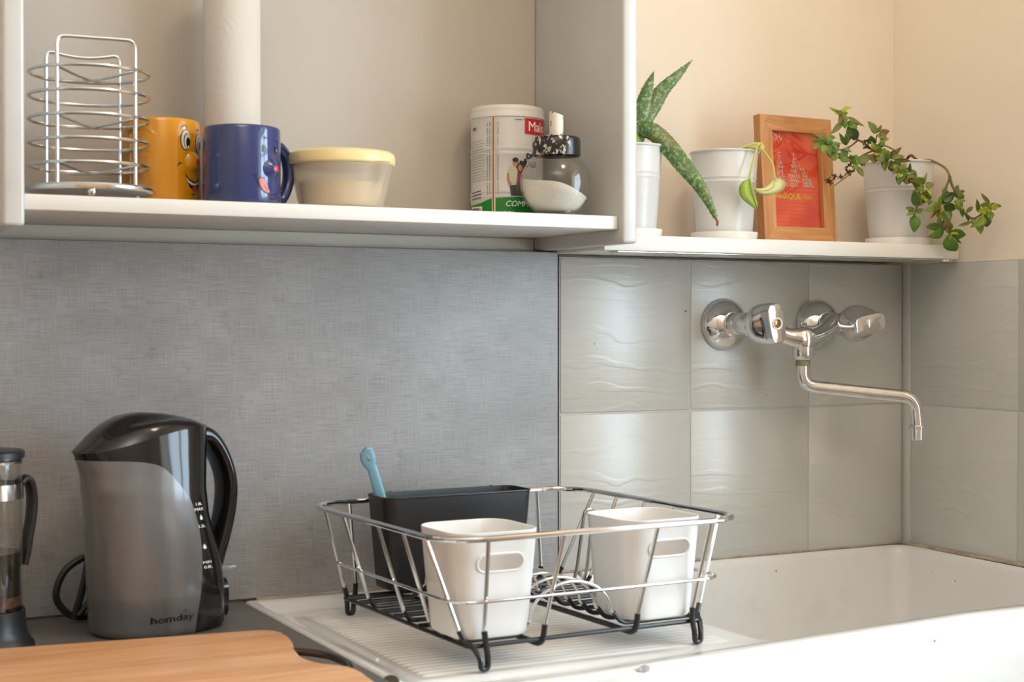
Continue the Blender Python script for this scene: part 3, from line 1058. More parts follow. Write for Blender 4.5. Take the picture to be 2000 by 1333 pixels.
HB = 0.0515
outer = [tubring(0.0445, 0.0, 0), tubring(0.0465, 0.0015, 0.0005)] + [tubring(0.0465 + 0.0112 * t_, 0.0015 + (HB - 0.0015) * t_, 0.0005 + 0.0105 * t_ ** 1.1) for t_ in (0.15, 0.3, 0.45, 0.6, 0.75, 0.9, 1.0)]
inner = [tubring(0.0465 + 0.0112 * t_ - 0.0016, 0.0015 + (HB - 0.0015) * t_, 0.0005 + 0.0105 * t_ ** 1.1) for t_ in (1.0, 0.75, 0.5, 0.25, 0.06)] + [tubring(0.043, 0.0030, 0)]
MB().loft(outer + inner, True, True).build('tub_body', 'cloudy', g)
MB().lathe([(0.0, 0.0040), (0.041, 0.0040), (0.0435, 0.010), (0.0455, 0.020), (0.0470, 0.0300), (0.0, 0.031)], 48, cap=False).build('contents', 'cream', g)
MB().lathe([(0.0, HB - 0.004), (0.050, HB - 0.004), (0.0505, HB - 0.0015), (0.0585, HB - 0.0015), (0.0600, HB + 0.000), (0.0603, HB + 0.006), (0.0590, HB + 0.0105), (0.056, HB + 0.0128), (0.052, HB + 0.0125), (0.050, HB + 0.0110), (0.0, HB + 0.0112)], 72, cap=False).build('lid', 'lid_yellow', g)

# ---- milk powder tin
TR, TH = 0.0447, 0.1395
tx, ty = -0.0930, -0.0350
g = thing('milk_powder_tin', 'printed white and green milk powder tin standing behind the sugar shaker', 'tin', (tx, ty, ZS))
pr_ = [(0.0, 0.0), (TR - 0.002, 0.0), (TR + 0.0006, 0.001), (TR + 0.0006, 0.003), (TR, 0.0045)]
for zc in (0.028, 0.034, 0.080, 0.0865):
    pr_ += [(TR, zc - 0.0025), (TR + 0.0005, zc - 0.0012), (TR + 0.0008, zc), (TR + 0.0005, zc + 0.0012), (TR, zc + 0.0025)]
pr_ += [(TR, TH - 0.014), (0.0, TH - 0.0138)]
MB().lathe(pr_, 72, cap=False).build('tin_body', 'tin', g)
MB().lathe([(TR - 0.001, TH - 0.0150), (TR + 0.0012, TH - 0.0145), (TR + 0.0014, TH - 0.011), (TR + 0.0005, TH - 0.0095), (TR + 0.0008, TH - 0.0045), (TR - 0.0002, TH - 0.0035), (TR - 0.0010, TH - 0.0005), (TR - 0.0025, TH), (TR - 0.005, TH - 0.002), (0.0, TH - 0.002)], 72, cap=False).build('lid', 'tin_lid', g)
av = view_az(tx, ty)
w = Wrap(TR + 0.0008, av, g)
D = radians
X_ = lambda deg: TR * D(deg)
w.poly('seam_strip', [(X_(-24), 0.002), (X_(-18), 0.002), (X_(-18), TH - 0.0155), (X_(-24), TH - 0.0155)], 'gold', 0.0004)
w.poly('seam_line', [(X_(-22.3), 0.002), (X_(-21.0), 0.002), (X_(-21.0), TH - 0.0152), (X_(-22.3), TH - 0.0152)], 'seam', 0.0008)
w.poly('green_band', [(X_(-18), 0.0015), (X_(120), 0.0015), (X_(120), 0.0285), (X_(60), 0.0285), (X_(20), 0.0275), (X_(-18), 0.0260)], 'ink_green', 0.0002)
w.poly('green_band', [(X_(-85), 0.0015), (X_(-24), 0.0015), (X_(-24), 0.0260), (X_(-34), 0.0235), (X_(-46), 0.0205), (X_(-62), 0.0190), (X_(-85), 0.0185)], 'ink_green', 0.0002)
w.poly('barcode_patch', [(X_(-72), 0.0015), (X_(-42), 0.0015), (X_(-42), 0.0165), (X_(-72), 0.0165)], 'ink_white', 0.0005)
random.seed(5)
bars = []
xb = -70.0
while xb < -44:
    wb = random.choice((0.5, 0.9, 1.4))
    bars.append([(X_(xb), 0.002), (X_(xb + wb), 0.002), (X_(xb + wb), 0.0150), (X_(xb), 0.0150)])
    xb += wb + random.choice((0.6, 0.9))
w.polys('barcode', bars, 'seam', 0.0007)
w.text('lettering', 'COMMUN', 0.0095, X_(-3), 0.0160, 'ink_white', 0.0006, 0.0002, 0.25)
w.text('lettering', 'LAIT EN', 0.0052, X_(-14), 0.0065, 'ink_white', 0.0006, 0.0002)
w.text('lettering', 'POUDRE', 0.0052, X_(-14), 0.0016, 'ink_white', 0.0006, 0.0002)
w.poly('logo_patch', [(X_(29), 0.1045), (X_(105), 0.1035), (X_(105), 0.1230), (X_(29), 0.1230)], 'logo_red', 0.0003)
w.text('lettering', 'Malo', 0.0165, X_(34), 0.1080, 'ink_white', 0.0007, 0.0002)
w.text('lettering', 'DE', 0.0092, X_(31), 0.0740, 'ink_navy', 0.0004, 0.0004)
w.text('lettering', 'PEAU', 0.0100, X_(19.5), 0.0640, 'ink_navy', 0.0004, 0.0004)
w.polys('small_print', [[(X_(12), 0.1205), (X_(24), 0.1205), (X_(24), 0.1213), (X_(12), 0.1213)], [(X_(26), 0.1215), (X_(28), 0.1215), (X_(28), 0.1223), (X_(26), 0.1223)]], 'seam', 0.0004)
# family group printed on the tin
w.poly('print_trousers', [(X_(6), 0.0285), (X_(15), 0.0285), (X_(16), 0.0430), (X_(4), 0.0430)], 'navy_dark', 0.0003)
w.poly('print_skirt', [(X_(14), 0.0285), (X_(26), 0.0285), (X_(25), 0.0455), (X_(14.5), 0.0455)], 'olive_print', 0.0004)
w.poly('print_shirt', [(X_(3), 0.0410), (X_(16), 0.0420), (X_(17), 0.0600), (X_(12), 0.0655), (X_(5), 0.0640), (X_(1), 0.0560)], 'shirt_print', 0.0004)
w.poly('print_arm', [(X_(0), 0.0560), (X_(3), 0.0560), (X_(4), 0.0470), (X_(8), 0.0420), (X_(6), 0.0400), (X_(1), 0.0450)], 'skin_print', 0.0006)
w.poly('print_blouse', [(X_(15), 0.0440), (X_(24), 0.0440), (X_(25), 0.0555), (X_(20), 0.0600), (X_(16), 0.0560)], 'purple_print', 0.0006)
w.poly('print_head', ell(X_(13.5), 0.0680, 0.0034, 0.0050, 16), 'skin_print', 0.0007)
w.poly('print_hair', ell(X_(13), 0.0720, 0.0038, 0.0028, 16), 'hair_print', 0.0009)
w.poly('print_hair', ell(X_(21), 0.0628, 0.0046, 0.0056, 16), 'hair_print', 0.0009)
w.poly('print_head', ell(X_(20.3), 0.0622, 0.0030, 0.0042, 16), 'skin_print', 0.0011)
w.poly('print_hair', ell(X_(29), 0.0690, 0.0024, 0.0050, 16), 'hair_print', 0.0007)
ln = []
for k in range(15):
    z = 0.0955 - k * 0.0034
    e = random.uniform(-42, -35)
    ln.append([(X_(-72), z - 0.0012), (X_(-55), z), (X_(e), z + 0.0006), (X_(e), z + 0.0011), (X_(-55), z + 0.0005), (X_(-72), z - 0.0007)])
w.polys('small_print', ln, 'ink_grey', 0.0004)
ln = []
for k in range(40):
    z = 0.030 + k * 0.0022
    if random.random() < 0.85:
        for a in (-32.5, -28.5, -14.5):
            h_ = random.uniform(0.0010, 0.0019)
            ln.append([(X_(a), z), (X_(a + 1.0), z), (X_(a + 1.0), z + h_), (X_(a), z + h_)])
w.polys('small_print', ln, 'navy_dark', 0.0004)
w.polys('small_print', [[(X_(-70), 0.025 + k * 0.004), (X_(-44), 0.027 + k * 0.004), (X_(-44), 0.028 + k * 0.004), (X_(-70), 0.026 + k * 0.004)] for k in range(3)], 'navy_dark', 0.0004)
w.text('small_print', 'au', 0.007, X_(-66), 0.110, 'seam', 0.0004, 0.0003)

# ---- sugar shaker
sx0, sy0 = -0.0845, -0.1450
g = thing('sugar_shaker', 'round glass sugar shaker with flaking black screw cap and spout', 'sugar shaker', (sx0, sy0, ZS))
g.scale = (0.985, 0.985, 0.955)
SR, SZ = 0.0432, 0.0405
out = [(0.0, 0.0), (0.026, 0.0), (0.0285, 0.001)]
e0, e1 = math.asin(-(SZ - 0.002) / SR), math.asin(min((0.0725 - SZ) / SR, 0.999))
for k in range(25):
    e = e0 + (e1 - e0) * k / 24
    r_ = SR * cos(e)
    if k == 0:
        r_ = max(r_, 0.0290)
    out.append((max(r_, 0.0255), SZ + SR * sin(e)))
out += [(0.0255, 0.0745), (0.0255, 0.084), (0.0240, 0.084), (0.0240, 0.074)]
inn = []
for k in range(25):
    e = e1 + (e0 + 0.12 - e1) * k / 24
    inn.append((max((SR - 0.0022) * cos(e), 0.0235) if k < 6 else (SR - 0.0022) * cos(e), SZ + (SR - 0.0022) * sin(e)))
inn += [(0.018, 0.0050), (0.0, 0.0046)]
# keep radii monotone near the foot
MB().lathe(out + inn, 72, cap=False).build('glass_bulb', 'glass', g)
# sugar heap: lower part of the inside of the bulb, cut by a tilted wavy surface
avs = view_az(sx0, sy0)
lat = Vector((-sin(avs), cos(avs)))


def sugar_top(x, y):
    s_ = x * lat.x + y * lat.y
    return 0.0365 - 0.32 * s_ + 0.0035 * sin(s_ * 75 + 1.0) - 0.05 * s_ * 0


rg = []
ri = SR - 0.0027
for k in range(19):
    e = (-pi / 2 + 0.36) + (pi / 2 + 0.25) * k / 18
    ring = []
    for j in range(64):
        a = 2 * pi * j / 64
        r_ = ri * cos(e)
        x, y = r_ * cos(a), r_ * sin(a)
        z = max(SZ + ri * sin(e), 0.0054)
        zt = sugar_top(x, y)
        if z > zt:
            for _ in range(4):
                z2 = sugar_top(x, y)
                rr = sqrt(max(ri * ri - (z2 - SZ) ** 2, 1e-8))
                rr = min(rr, r_ if z2 > SZ else 9)
                rr = min(rr, ri)
                x, y = rr * cos(a), rr * sin(a)
            z = sugar_top(x, y)
        ring.append((x, y, z))
    rg.append(ring)
last = rg[-1]
for q in (0.75, 0.5, 0.25, 0.02):
    rg.append([(x * q, y * q, sugar_top(x * q, y * q)) for x, y, z in last])
MB().loft(rg, True, True).build('sugar_heap', 'sugar', g, 60)
MB().lathe([(0.0258, 0.0740), (0.0285, 0.0740), (0.0290, 0.0755), (0.0290, 0.0935), (0.0280, 0.0960), (0.0262, 0.0972), (0.010, 0.0978), (0.0, 0.0978)], 56, cap=False).build('screw_cap', 'flaked', g)
sp_ = []
for z, cut in ((0.0975, 0), (0.100, 0), (0.105, 0), (0.112, 0), (0.1265, 1)):
    ring = []
    for k in range(28):
        a = 2 * pi * k / 28
        x, y = 0.0085 * cos(a), 0.0085 * sin(a)
        s_ = x * lat.x + y * lat.y
        ring.append((x, y, z - (s_ * 0.35 if cut else 0)))
    sp_.append(ring)
inner_ = [[(x * 0.82, y * 0.82, z - (0.0 if i == 0 else 0.012)) for x, y, z in sp_[-1]] for i in range(2)]
MB().loft(sp_ + inner_, False, True).build('pouring_spout', 'flaked_spout', g)


# ================================================================== things on the white wall shelf
def enamel_pot(name, label, cat, x, y, rt, rb, h, group=None):
    g = thing(name, label, cat, (x, y, WT + 0.003), 0, group)
    zb = h * 0.635
    rz_ = lambda z: rb + (rt - 0.0015 - rb) * z / h
    p = [(0.0, 0.0), (rb - 0.001, 0.0), (rb, 0.001)]
    for zc in (zb, zb + 0.006):
        p += [(rz_(zc - 0.0022), zc - 0.0022), (rz_(zc) + 0.0009, zc), (rz_(zc + 0.0022), zc + 0.0022)]
    p += [(rz_(h - 0.003), h - 0.003), (rt, h - 0.0024), (rt + 0.0006, h - 0.0010), (rt, h + 0.0002), (rt - 0.0018, h - 0.0004), (rt - 0.0026, h - 0.003), (rb - 0.0012, 0.002), (0.0, 0.002)]
    MB().lathe(p, 64, cap=False).build('pot', 'enamel', g)
    MB().lathe([(0.0, h - 0.020), (rt * 0.5, h - 0.0185), (rt - 0.0075, h - 0.021)], 32, cap=False).build('soil', 'soil', g)
    return g


def saucer(x, y, r, label):
    g = MB().lathe([(0.0, 0.0), (r - 0.003, 0.0), (r - 0.001, 0.001), (r, 0.0095), (r - 0.0004, 0.0105), (r - 0.0016, 0.0105), (r - 0.0024, 0.004), (r - 0.004, 0.0028), (0.0, 0.0028)], 64, cap=False).build('saucer', 'saucer')
    g.location = (x, y, WT)
    return tag(g, label, 'saucer', 'saucers under the pots on the white shelf')


saucer(0.067, -0.060, 0.0435, 'white plastic saucer under the aloe pot')
saucer(0.214, -0.062, 0.0438, 'white plastic saucer under the pothos pot')
saucer(0.510, -0.062, 0.0448, 'white plastic saucer under the trailing plant pot')

# ---- leaves
def leaf_mesh(P, Q, width, roll, curl=0.12, fold=0.25, n=7):
    """pointed leaf from base P to tip Q, folded along its midrib"""
    P, Q = Vector(P), Vector(Q)
    ax = Q - P
    L = ax.length
    ax.normalize()
    vd = Vector((-0.55, -0.83, 0.0))
    sd = ax.cross(vd)
    if sd.length < 0.2:
        sd = ax.cross(Vector((0, 0, 1)))
    sd.normalize()
    sd = Matrix.Rotation(radians(roll), 3, ax) @ sd
    nr = sd.cross(ax).normalized()
    if nr.dot(vd) < 0:
        nr = -nr
    rows = []
    for i in range(n + 1):
        u = i / n
        hw = width * 0.5 * (sin(pi * min(u ** 0.72, 1.0)) ** 0.8 if 0 < u < 1 else 0.04)
        c = P + ax * (L * u) + nr * (curl * L * (sin(pi * u) - 0.6 * u * u))
        rows.append([c + sd * (hw * s_) + nr * (fold * hw * abs(s_) ** 1.5) for s_ in (-1, -0.5, 0, 0.5, 1)])
    return MB().grid(rows)


def solid(o, th):
    md = o.modifiers.new('thickness', 'SOLIDIFY')
    md.thickness = th
    md.offset = 0
    return o


# ---- trailing succulent in the right-hand pot
LEAVES=[(361,-119,601,339,-125,605,4.1,-28,3),(362,-119,603,375,-122,609,4.6,-24,3),(362,-119,601,348,-126,598,2.1,-7,2),(365,-119,600,374,-116,602,5.0,21,2),(365,-119,598,367,-117,589,10.0,-19,2),(375,-116,597,398,-118,587,4.9,-16,1),(364,-119,589,341,-125,573,7.1,-28,1),(373,-117,588,379,-122,590,6.0,30,1),(375,-116,585,393,-114,571,12.4,21,0),(373,-117,559,363,-115,573,5.6,-21,0),(373,-117,560,369,-121,574,5.8,9,0),(431,-108,579,419,-107,593,9.1,25,1),(432,-109,580,441,-106,590,4.1,-29,0),(434,-110,578,450,-110,583,8.2,12,4),(433,-109,575,445,-111,576,8.3,-23,1),(427,-106,565,421,-109,574,11.2,-29,0),(435,-110,571,453,-107,573,5.0,26,3),(435,-110,569,443,-111,565,5.7,-14,2),(439,-112,567,436,-109,560,6.6,5,0),(429,-107,561,445,-105,552,9.6,24,2),(439,-112,552,451,-114,552,8.0,-6,1),(429,-107,552,427,-108,540,11.8,-5,4),(432,-109,551,437,-115,541,12.6,-14,1),(334,-124,558,310,-123,563,7.3,-32,2),(331,-125,561,308,-132,568,4.4,9,1),(319,-127,559,305,-132,549,6.2,2,1),(327,-126,557,323,-128,545,8.4,-11,2),(333,-125,562,350,-121,568,5.3,-21,1),(336,-124,559,353,-127,559,4.2,-21,1),(337,-124,556,354,-124,551,6.7,-16,2),(339,-124,554,345,-127,538,12.1,17,2),(334,-124,557,335,-129,543,6.4,4,1),(314,-128,565,331,-125,571,4.9,-28,1),(389,-113,539,376,-120,545,6.9,-19,1),(395,-112,537,419,-110,548,8.7,8,1),(394,-112,535,383,-117,530,5.4,-12,2),(395,-112,532,400,-117,520,6.5,-3,1),(397,-111,534,387,-119,539,4.6,14,3),(445,-114,546,466,-112,558,7.8,32,1),(450,-117,548,466,-116,560,6.3,32,4),(449,-116,545,465,-124,548,5.7,-15,1),(454,-118,544,483,-115,544,5.0,19,4),(449,-116,540,460,-119,529,13.9,31,0),(461,-121,534,471,-122,537,7.1,22,3),(462,-122,531,483,-126,528,6.4,-22,1),(460,-121,528,454,-124,535,6.1,-25,3),(464,-122,523,455,-126,511,10.9,32,0),(475,-124,527,473,-128,538,4.1,-34,0),(499,-127,512,475,-135,518,11.0,-23,2),(498,-127,514,504,-126,527,3.3,-10,1),(501,-127,508,510,-132,512,9.0,-28,1),(498,-127,505,487,-123,510,8.4,-5,2),(499,-127,501,507,-133,499,7.9,-31,3),(488,-126,481,476,-133,500,11.0,-23,0),(484,-125,481,503,-125,491,9.4,-25,4),(483,-125,476,463,-132,478,5.7,-1,1),(483,-125,472,467,-130,469,6.9,35,2),(487,-125,473,492,-132,477,5.7,2,1),(483,-125,469,484,-124,448,12.8,-6,5),(520,-133,484,502,-129,476,10.1,-2,2),(520,-133,485,530,-138,496,10.2,-6,1),(522,-137,488,535,-145,499,11.5,-6,0),(523,-138,482,540,-143,480,11.6,27,0),(520,-132,482,523,-130,467,10.1,0,3),(523,-139,475,525,-147,462,12.9,-17,0),(518,-130,475,504,-135,466,3.5,-20,4),(528,-152,487,543,-158,489,6.3,26,3),(528,-154,483,535,-160,474,7.9,-31,2),(528,-151,498,551,-148,494,6.8,5,0),(528,-155,498,536,-151,509,6.8,-7,0),(529,-158,498,544,-155,502,4.7,11,0),(521,-135,454,498,-134,453,9.5,17,0),(523,-139,449,497,-141,440,11.5,-28,5),(526,-145,446,549,-150,443,13.7,26,5),(525,-144,442,542,-141,422,16.7,30,5),(525,-142,448,522,-146,462,12.5,11,4),(527,-148,443,547,-146,432,3.6,10,0),(533,-180,458,514,-178,453,3.9,2,1),(531,-172,473,543,-172,479,4.7,13,1),(537,-190,470,529,-194,486,6.5,30,1),(544,-202,483,534,-198,494,4.5,-30,1),(545,-203,482,566,-200,479,4.6,32,1),(543,-200,480,531,-200,480,7.9,-32,2),(543,-200,474,530,-197,472,9.8,-26,3),(546,-204,480,558,-201,476,7.9,12,3),(540,-197,466,513,-204,451,11.7,-23,2),(542,-198,465,554,-199,468,8.9,5,2),(542,-199,464,543,-198,452,12.9,30,0),(536,-186,456,538,-192,443,12.1,-35,2),(542,-198,478,553,-195,471,9.4,-34,3)]
STEMS=[[(485,-125,513),(470,-123,522),(459,-120,526),(449,-116,537),(439,-112,548),(427,-106,556),(414,-107,563),(397,-111,568),(380,-115,570),(375,-116,574)],[(397,-111,568),(377,-116,585),(365,-119,593),(361,-119,602)],[(397,-111,568),(380,-115,558),(361,-119,552),(339,-124,552),(334,-124,557)],[(425,-106,555),(405,-109,547),(392,-112,536),(375,-116,539),(356,-120,541),(339,-124,546)],[(390,-113,529),(372,-117,517),(348,-122,504)],[(427,-106,556),(432,-109,578)],[(457,-120,555),(439,-112,563),(427,-106,556)],[(532,-85,549),(529,-105,548),(520,-132,540),(524,-142,532),(526,-146,521),(524,-142,508),(522,-137,497),(520,-133,484),(520,-133,462),(525,-142,448),(527,-148,444)],[(526,-146,523),(528,-150,508),(530,-163,489),(530,-168,473),(534,-181,463),(538,-191,467),(543,-200,478)],[(449,-116,543),(465,-122,523),(478,-124,516),(488,-126,502),(501,-127,495),(507,-128,490)],[(488,-126,483),(483,-125,469)]]
FLOWERS=[(382,-115,525),(375,-116,523),(361,-119,518),(350,-121,516),(337,-124,511),(339,-124,507),(377,-116,532),(354,-121,546),(372,-117,544),(416,-107,560),(412,-108,567),(382,-115,570),(469,-123,523),(474,-124,515)]
ALOE=[ [(74,-60,555,22.2),(80,-62,577,23.5),(86,-65,600,19.6),(92,-68,623,13.0),(99,-70,643,1.3)] , [(77,-60,555,22.2),(88,-62,581,23.5),(101,-65,601,22.2),(114,-68,621,18.3),(133,-72,640,11.8),(154,-76,661,1.3)] , [(66,-60,563,19.5),(75,-70,568,22.1),(88,-85,564,22.0),(101,-100,545,23.2),(115,-114,520,21.2),(129,-124,498,16.7),(140,-130,477,11.5),(148,-133,459,6.4),(153,-134,448,1.3)] ]
PO_A= [(209,-122,506),(198,-122,501),(194,-122,493),(197,-122,483),(210,-122,474),(222,-122,469),(223,-122,478),(216,-122,492),(214,-122,501)]
PO_Amid= [(208,-125,505),(210,-125,493),(215,-125,480),(220,-125,469)]
PO_B= [(250,-122,508),(264,-122,508),(268,-122,501),(261,-122,493),(241,-122,487),(225,-122,489),(217,-122,494),(231,-122,496),(241,-122,501)]
PO_Bmid= [(247,-126,508),(245,-126,497),(231,-126,491),(214,-126,493)]
PO_s1= [(230,-118,546),(233,-118,553),(227,-118,551),(222,-118,538),(216,-118,520),(213,-118,506)]
PO_s2= [(230,-120,547),(235,-120,543),(244,-120,534),(250,-120,523),(252,-120,508)]
PO_C= [(204,-105,546),(216,-105,551),(234,-105,554),(239,-105,553),(233,-105,548),(218,-105,549)]

tp = enamel_pot('potted_trailing_plant', 'white pot with a trailing small-leaved plant spilling over its rim', 'potted plant', 0.510, -0.062, 0.0510, 0.0385, 0.1135)
base = Vector((0.510, -0.062, WT + 0.003))
mm = lambda q: Vector(q) / 1000.0 - base
for i, st in enumerate(STEMS):
    pts = smooth_path([mm(q) for q in st], 6)
    if i == 0:
        pts = smooth_path([mm(q) for q in st[:5]] + [mm(q) for q in st[5:]], 6)
    r0 = 0.0019 if i in (0, 7, 8) else 0.0013
    MB().tube(pts, [r0 * (1 - 0.45 * k / len(pts)) for k in range(len(pts))], 7).build('stem', 'stem_green' if i in (1, 4, 6, 7) else 'stem', tp)
# stems run back to the soil
for q in ((0.470, -0.110, 0.540), (0.505, -0.105, 0.548)):
    e = Vector(q) - base
    MB().tube(smooth_path([e, e * 0.6 + Vector((0, 0, 0.052)), Vector((0.005, 0.004, 0.095))], 5), 0.0019, 7).build('stem', 'stem', tp)
random.seed(11)
for q in LEAVES:
    A_, B_ = mm(q[0:3]), mm(q[3:6])
    o = leaf_mesh(A_, A_ + (B_ - A_) * 1.12, q[6] * 1.22 / 1000, q[7], random.uniform(-0.05, 0.16), random.uniform(0.1, 0.4)).build('leaf', LEAF[q[8]], tp, 60)
    solid(o, 0.0007)
# the smaller leaves that sit in pairs along the stems
random.seed(23)
for i, u0, u1, n_ in ((0, 0.05, 0.6, 9), (7, 0.55, 1.0, 7), (8, 0.25, 1.0, 6), (9, 0.0, 1.0, 8), (1, 0.3, 1.0, 3), (2, 0.3, 1.0, 3), (3, 0.1, 0.9, 3)):
    pts = smooth_path([mm(q) for q in STEMS[i]], 6)
    for k in range(n_):
        c = pts[min(int((u0 + (u1 - u0) * (k + 0.5) / n_) * len(pts)), len(pts) - 1)]
        for s_ in (-1, 1):
            a = random.uniform(0, 2 * pi)
            d = Vector((0.75 * cos(a), -0.35 + 0.3 * sin(a * 1.7), 0.75 * sin(a) - 0.1)).normalized()
            L_ = random.uniform(0.009, 0.016)
            o = leaf_mesh(c, c + d * L_, L_ * random.uniform(0.5, 0.75), random.uniform(-40, 40), random.uniform(-0.05, 0.16), random.uniform(0.1, 0.4)).build('leaf', LEAF[random.choice((0, 1, 2, 2, 3, 4, 5, 5))], tp, 60)
            solid(o, 0.0007)
for q in FLOWERS:
    c = mm(q)
    mb = MB()
    for k in range(9):
        d = Vector((random.uniform(-1, 1), random.uniform(-1, 1), random.uniform(-1, 1))).normalized()
        sd = d.cross(Vector((0.3, 0.5, 0.8))).normalized()
        L = random.uniform(0.003, 0.0058)
        mb.add([c - sd * 0.0009, c + sd * 0.0009, c + d * L + sd * 0.0007, c + d * L * 1.25, c + d * L - sd * 0.0007], [(0, 1, 2, 3, 4)])
    solid(mb.build('dried_flower', 'dried', tp, None), 0.0006)

# ---- pothos in the middle pot
pt = enamel_pot('potted_pothos', 'white pot with two drooping pale green pothos leaves', 'potted plant', 0.214, -0.062, 0.0455, 0.0365, 0.1135)
base = Vector((0.214, -0.062, WT + 0.003))
mm = lambda q: Vector(q) / 1000.0 - base


def blade(name, outline, midrib, mat, bulge=0.004):
    """broad leaf: outline fanned to its midrib so that it is creased and domed"""
    n = 28
    ol = smooth_path([mm(q) for q in outline], 8, True)
    mr = smooth_path([mm(q) for q in midrib], 8)
    rows = [ol + [ol[0]]]
    nrm = Vector((-0.5, -0.85, 0.1)).normalized()
    inner = []
    for p in rows[0]:
        q = min(mr, key=lambda a: (a - p).length)
        inner.append(q)
    mid = [(p * 0.5 + q * 0.5) + nrm * bulge for p, q in zip(rows[0], inner)]
    o = MB().grid([rows[0], mid, inner]).build(name, mat, pt, None)
    return solid(o, 0.0006)


blade('leaf', PO_A, PO_Amid, 'pothos_a')
blade('leaf', PO_B, PO_Bmid, 'pothos_b')
blade('leaf', PO_C, [PO_C[0], PO_C[2], PO_C[3]], 'pothos_b', 0.0015)
for s_ in (PO_s1, PO_s2):
    MB().tube(smooth_path([mm(q) for q in s_], 6), 0.0014, 7).build('stem', 'pothos_stem', pt)
MB().tube(smooth_path([mm((232, -112, 546)), mm((240, -110, 549)), mm((236, -108, 554)), mm((222, -95, 550)), mm((214, -66, 530))], 6), 0.0026, 8).build('stem_knot', 'pothos_stem', pt)

# ---- aloe in the pot beside the cupboard
al = enamel_pot('potted_aloe', 'white pot with a spotted toothed aloe beside the cupboard side', 'potted plant', 0.067, -0.060, 0.0455, 0.0355, 0.1135)
base = Vector((0.067, -0.060, WT + 0.003))
mm = lambda q: Vector(q[:3]) / 1000.0 - base


def aloe_leaf(data, teeth=True, mat='aloe'):
    pts = smooth_path([mm(q) for q in data], 5)
    ws = smooth_path([(q[3], 0, 0) for q in data], 5)
    vd = Vector((-0.55, -0.83, 0.05)).normalized()
    rings, edge = [], []
    m = len(pts)
    for i, p in enumerate(pts):
        d = (pts[min(i + 1, m - 1)] - pts[max(i - 1, 0)]).normalized()
        sd = d.cross(vd).normalized()
        up = sd.cross(d).normalized()
        hw = max(ws[i].x, 0.6) / 2000.0
        ring = []
        for a, b in ((-1, 0), (-0.75, -0.30), (0, -0.52), (0.75, -0.30), (1, 0), (0.7, 0.10), (0, 0.02), (-0.7, 0.10)):
            ring.append(p + sd * hw * a - up * hw * b * 1.0)
        rings.append(ring)
        edge.append((p, sd, hw, d))
    o = MB().loft(rings).build('leaf', mat, al, 50)
    if teeth:
        mb = MB()
        for i in range(4, m - 3, 2):
            p, sd, hw, d = edge[i]
            for s_ in (-1, 1):
                a = p + sd * hw * s_ * 0.97
                mb.tube([a, a + sd * s_ * 0.0017 + d * 0.0008], [0.0007, 0.00015], 5)
        mb.build('teeth', 'aloe_base', al)


for k, d_ in enumerate(ALOE):
    aloe_leaf(d_)
MB().tube([mm((151, -134, 453)), mm((153, -134, 449)), mm((152, -134, 446)), mm((153, -134, 444))], [0.0012, 0.0016, 0.0018, 0.0006], 7).build('withered_tip', 'aloe_tip', al)
aloe_leaf([(66, -60, 540, 24), (52, -62, 566, 24), (38, -66, 592, 20), (20, -68, 622, 12), (6, -70, 650, 2)])
MB().lathe([(0.016, 0.0), (0.018, 0.015), (0.015, 0.035), (0.008, 0.05), (0.0, 0.052)], 20, (0.002, 0, 0.090), cap=False).build('leaf_heart', 'aloe_base', al)

# ---- picture frame
FW, FH, FD, FM = 0.1235, 0.170, 0.013, 0.0205
pf = thing('picture_frame', 'light wooden picture frame with orange poster leaning on the wall shelf', 'picture frame', (0.268, -0.079, WT + 0.0005))
pf.rotation_euler = (radians(-4.5), 0, radians(2.0))


def rail(pts, mat):
    MB().loft([[(x, 0, z) for x, z in pts], [(x, FD, z) for x, z in pts]], True, True, flip=True).build('frame_rail', mat, pf)


rail([(0, 0), (FW, 0), (FW - FM, FM), (FM, FM)], 'frame_h')
rail([(FM, FH - FM), (FW - FM, FH - FM), (FW, FH), (0, FH)], 'frame_h')
rail([(0, 0), (FM, FM), (FM, FH - FM), (0, FH)], 'frame_v')
rail([(FW - FM, FM), (FW, 0), (FW, FH), (FW - FM, FH - FM)], 'frame_v')
MB().box(0.004, FW - 0.004, FD - 0.002, FD, 0.004, FH - 0.004).build('backing_board', 'frame_h', pf)
po = MB().box(0, FW - 2 * FM + 0.002, 0, 0.0006, 0, FH - 2 * FM + 0.002).build('poster', 'poster', pf)
po.location = (FM - 0.001, 0.0070, FM - 0.001)
MB().box(FM - 0.001, FW - FM + 0.001, 0.0040, 0.0048, FM - 0.001, FH - FM + 0.001).build('glass', 'pane', pf)
PW_, PH_ = FW - 2 * FM, FH - 2 * FM


def ptext(s, size, x, z, mat, bold=0.0, align='CENTER'):
    v, f = text_mesh(s, size, bold, 0, align)
    MB().add([(a + x, -0.0003, b + z) for a, b, _ in v], f).build('lettering', mat, po, None)


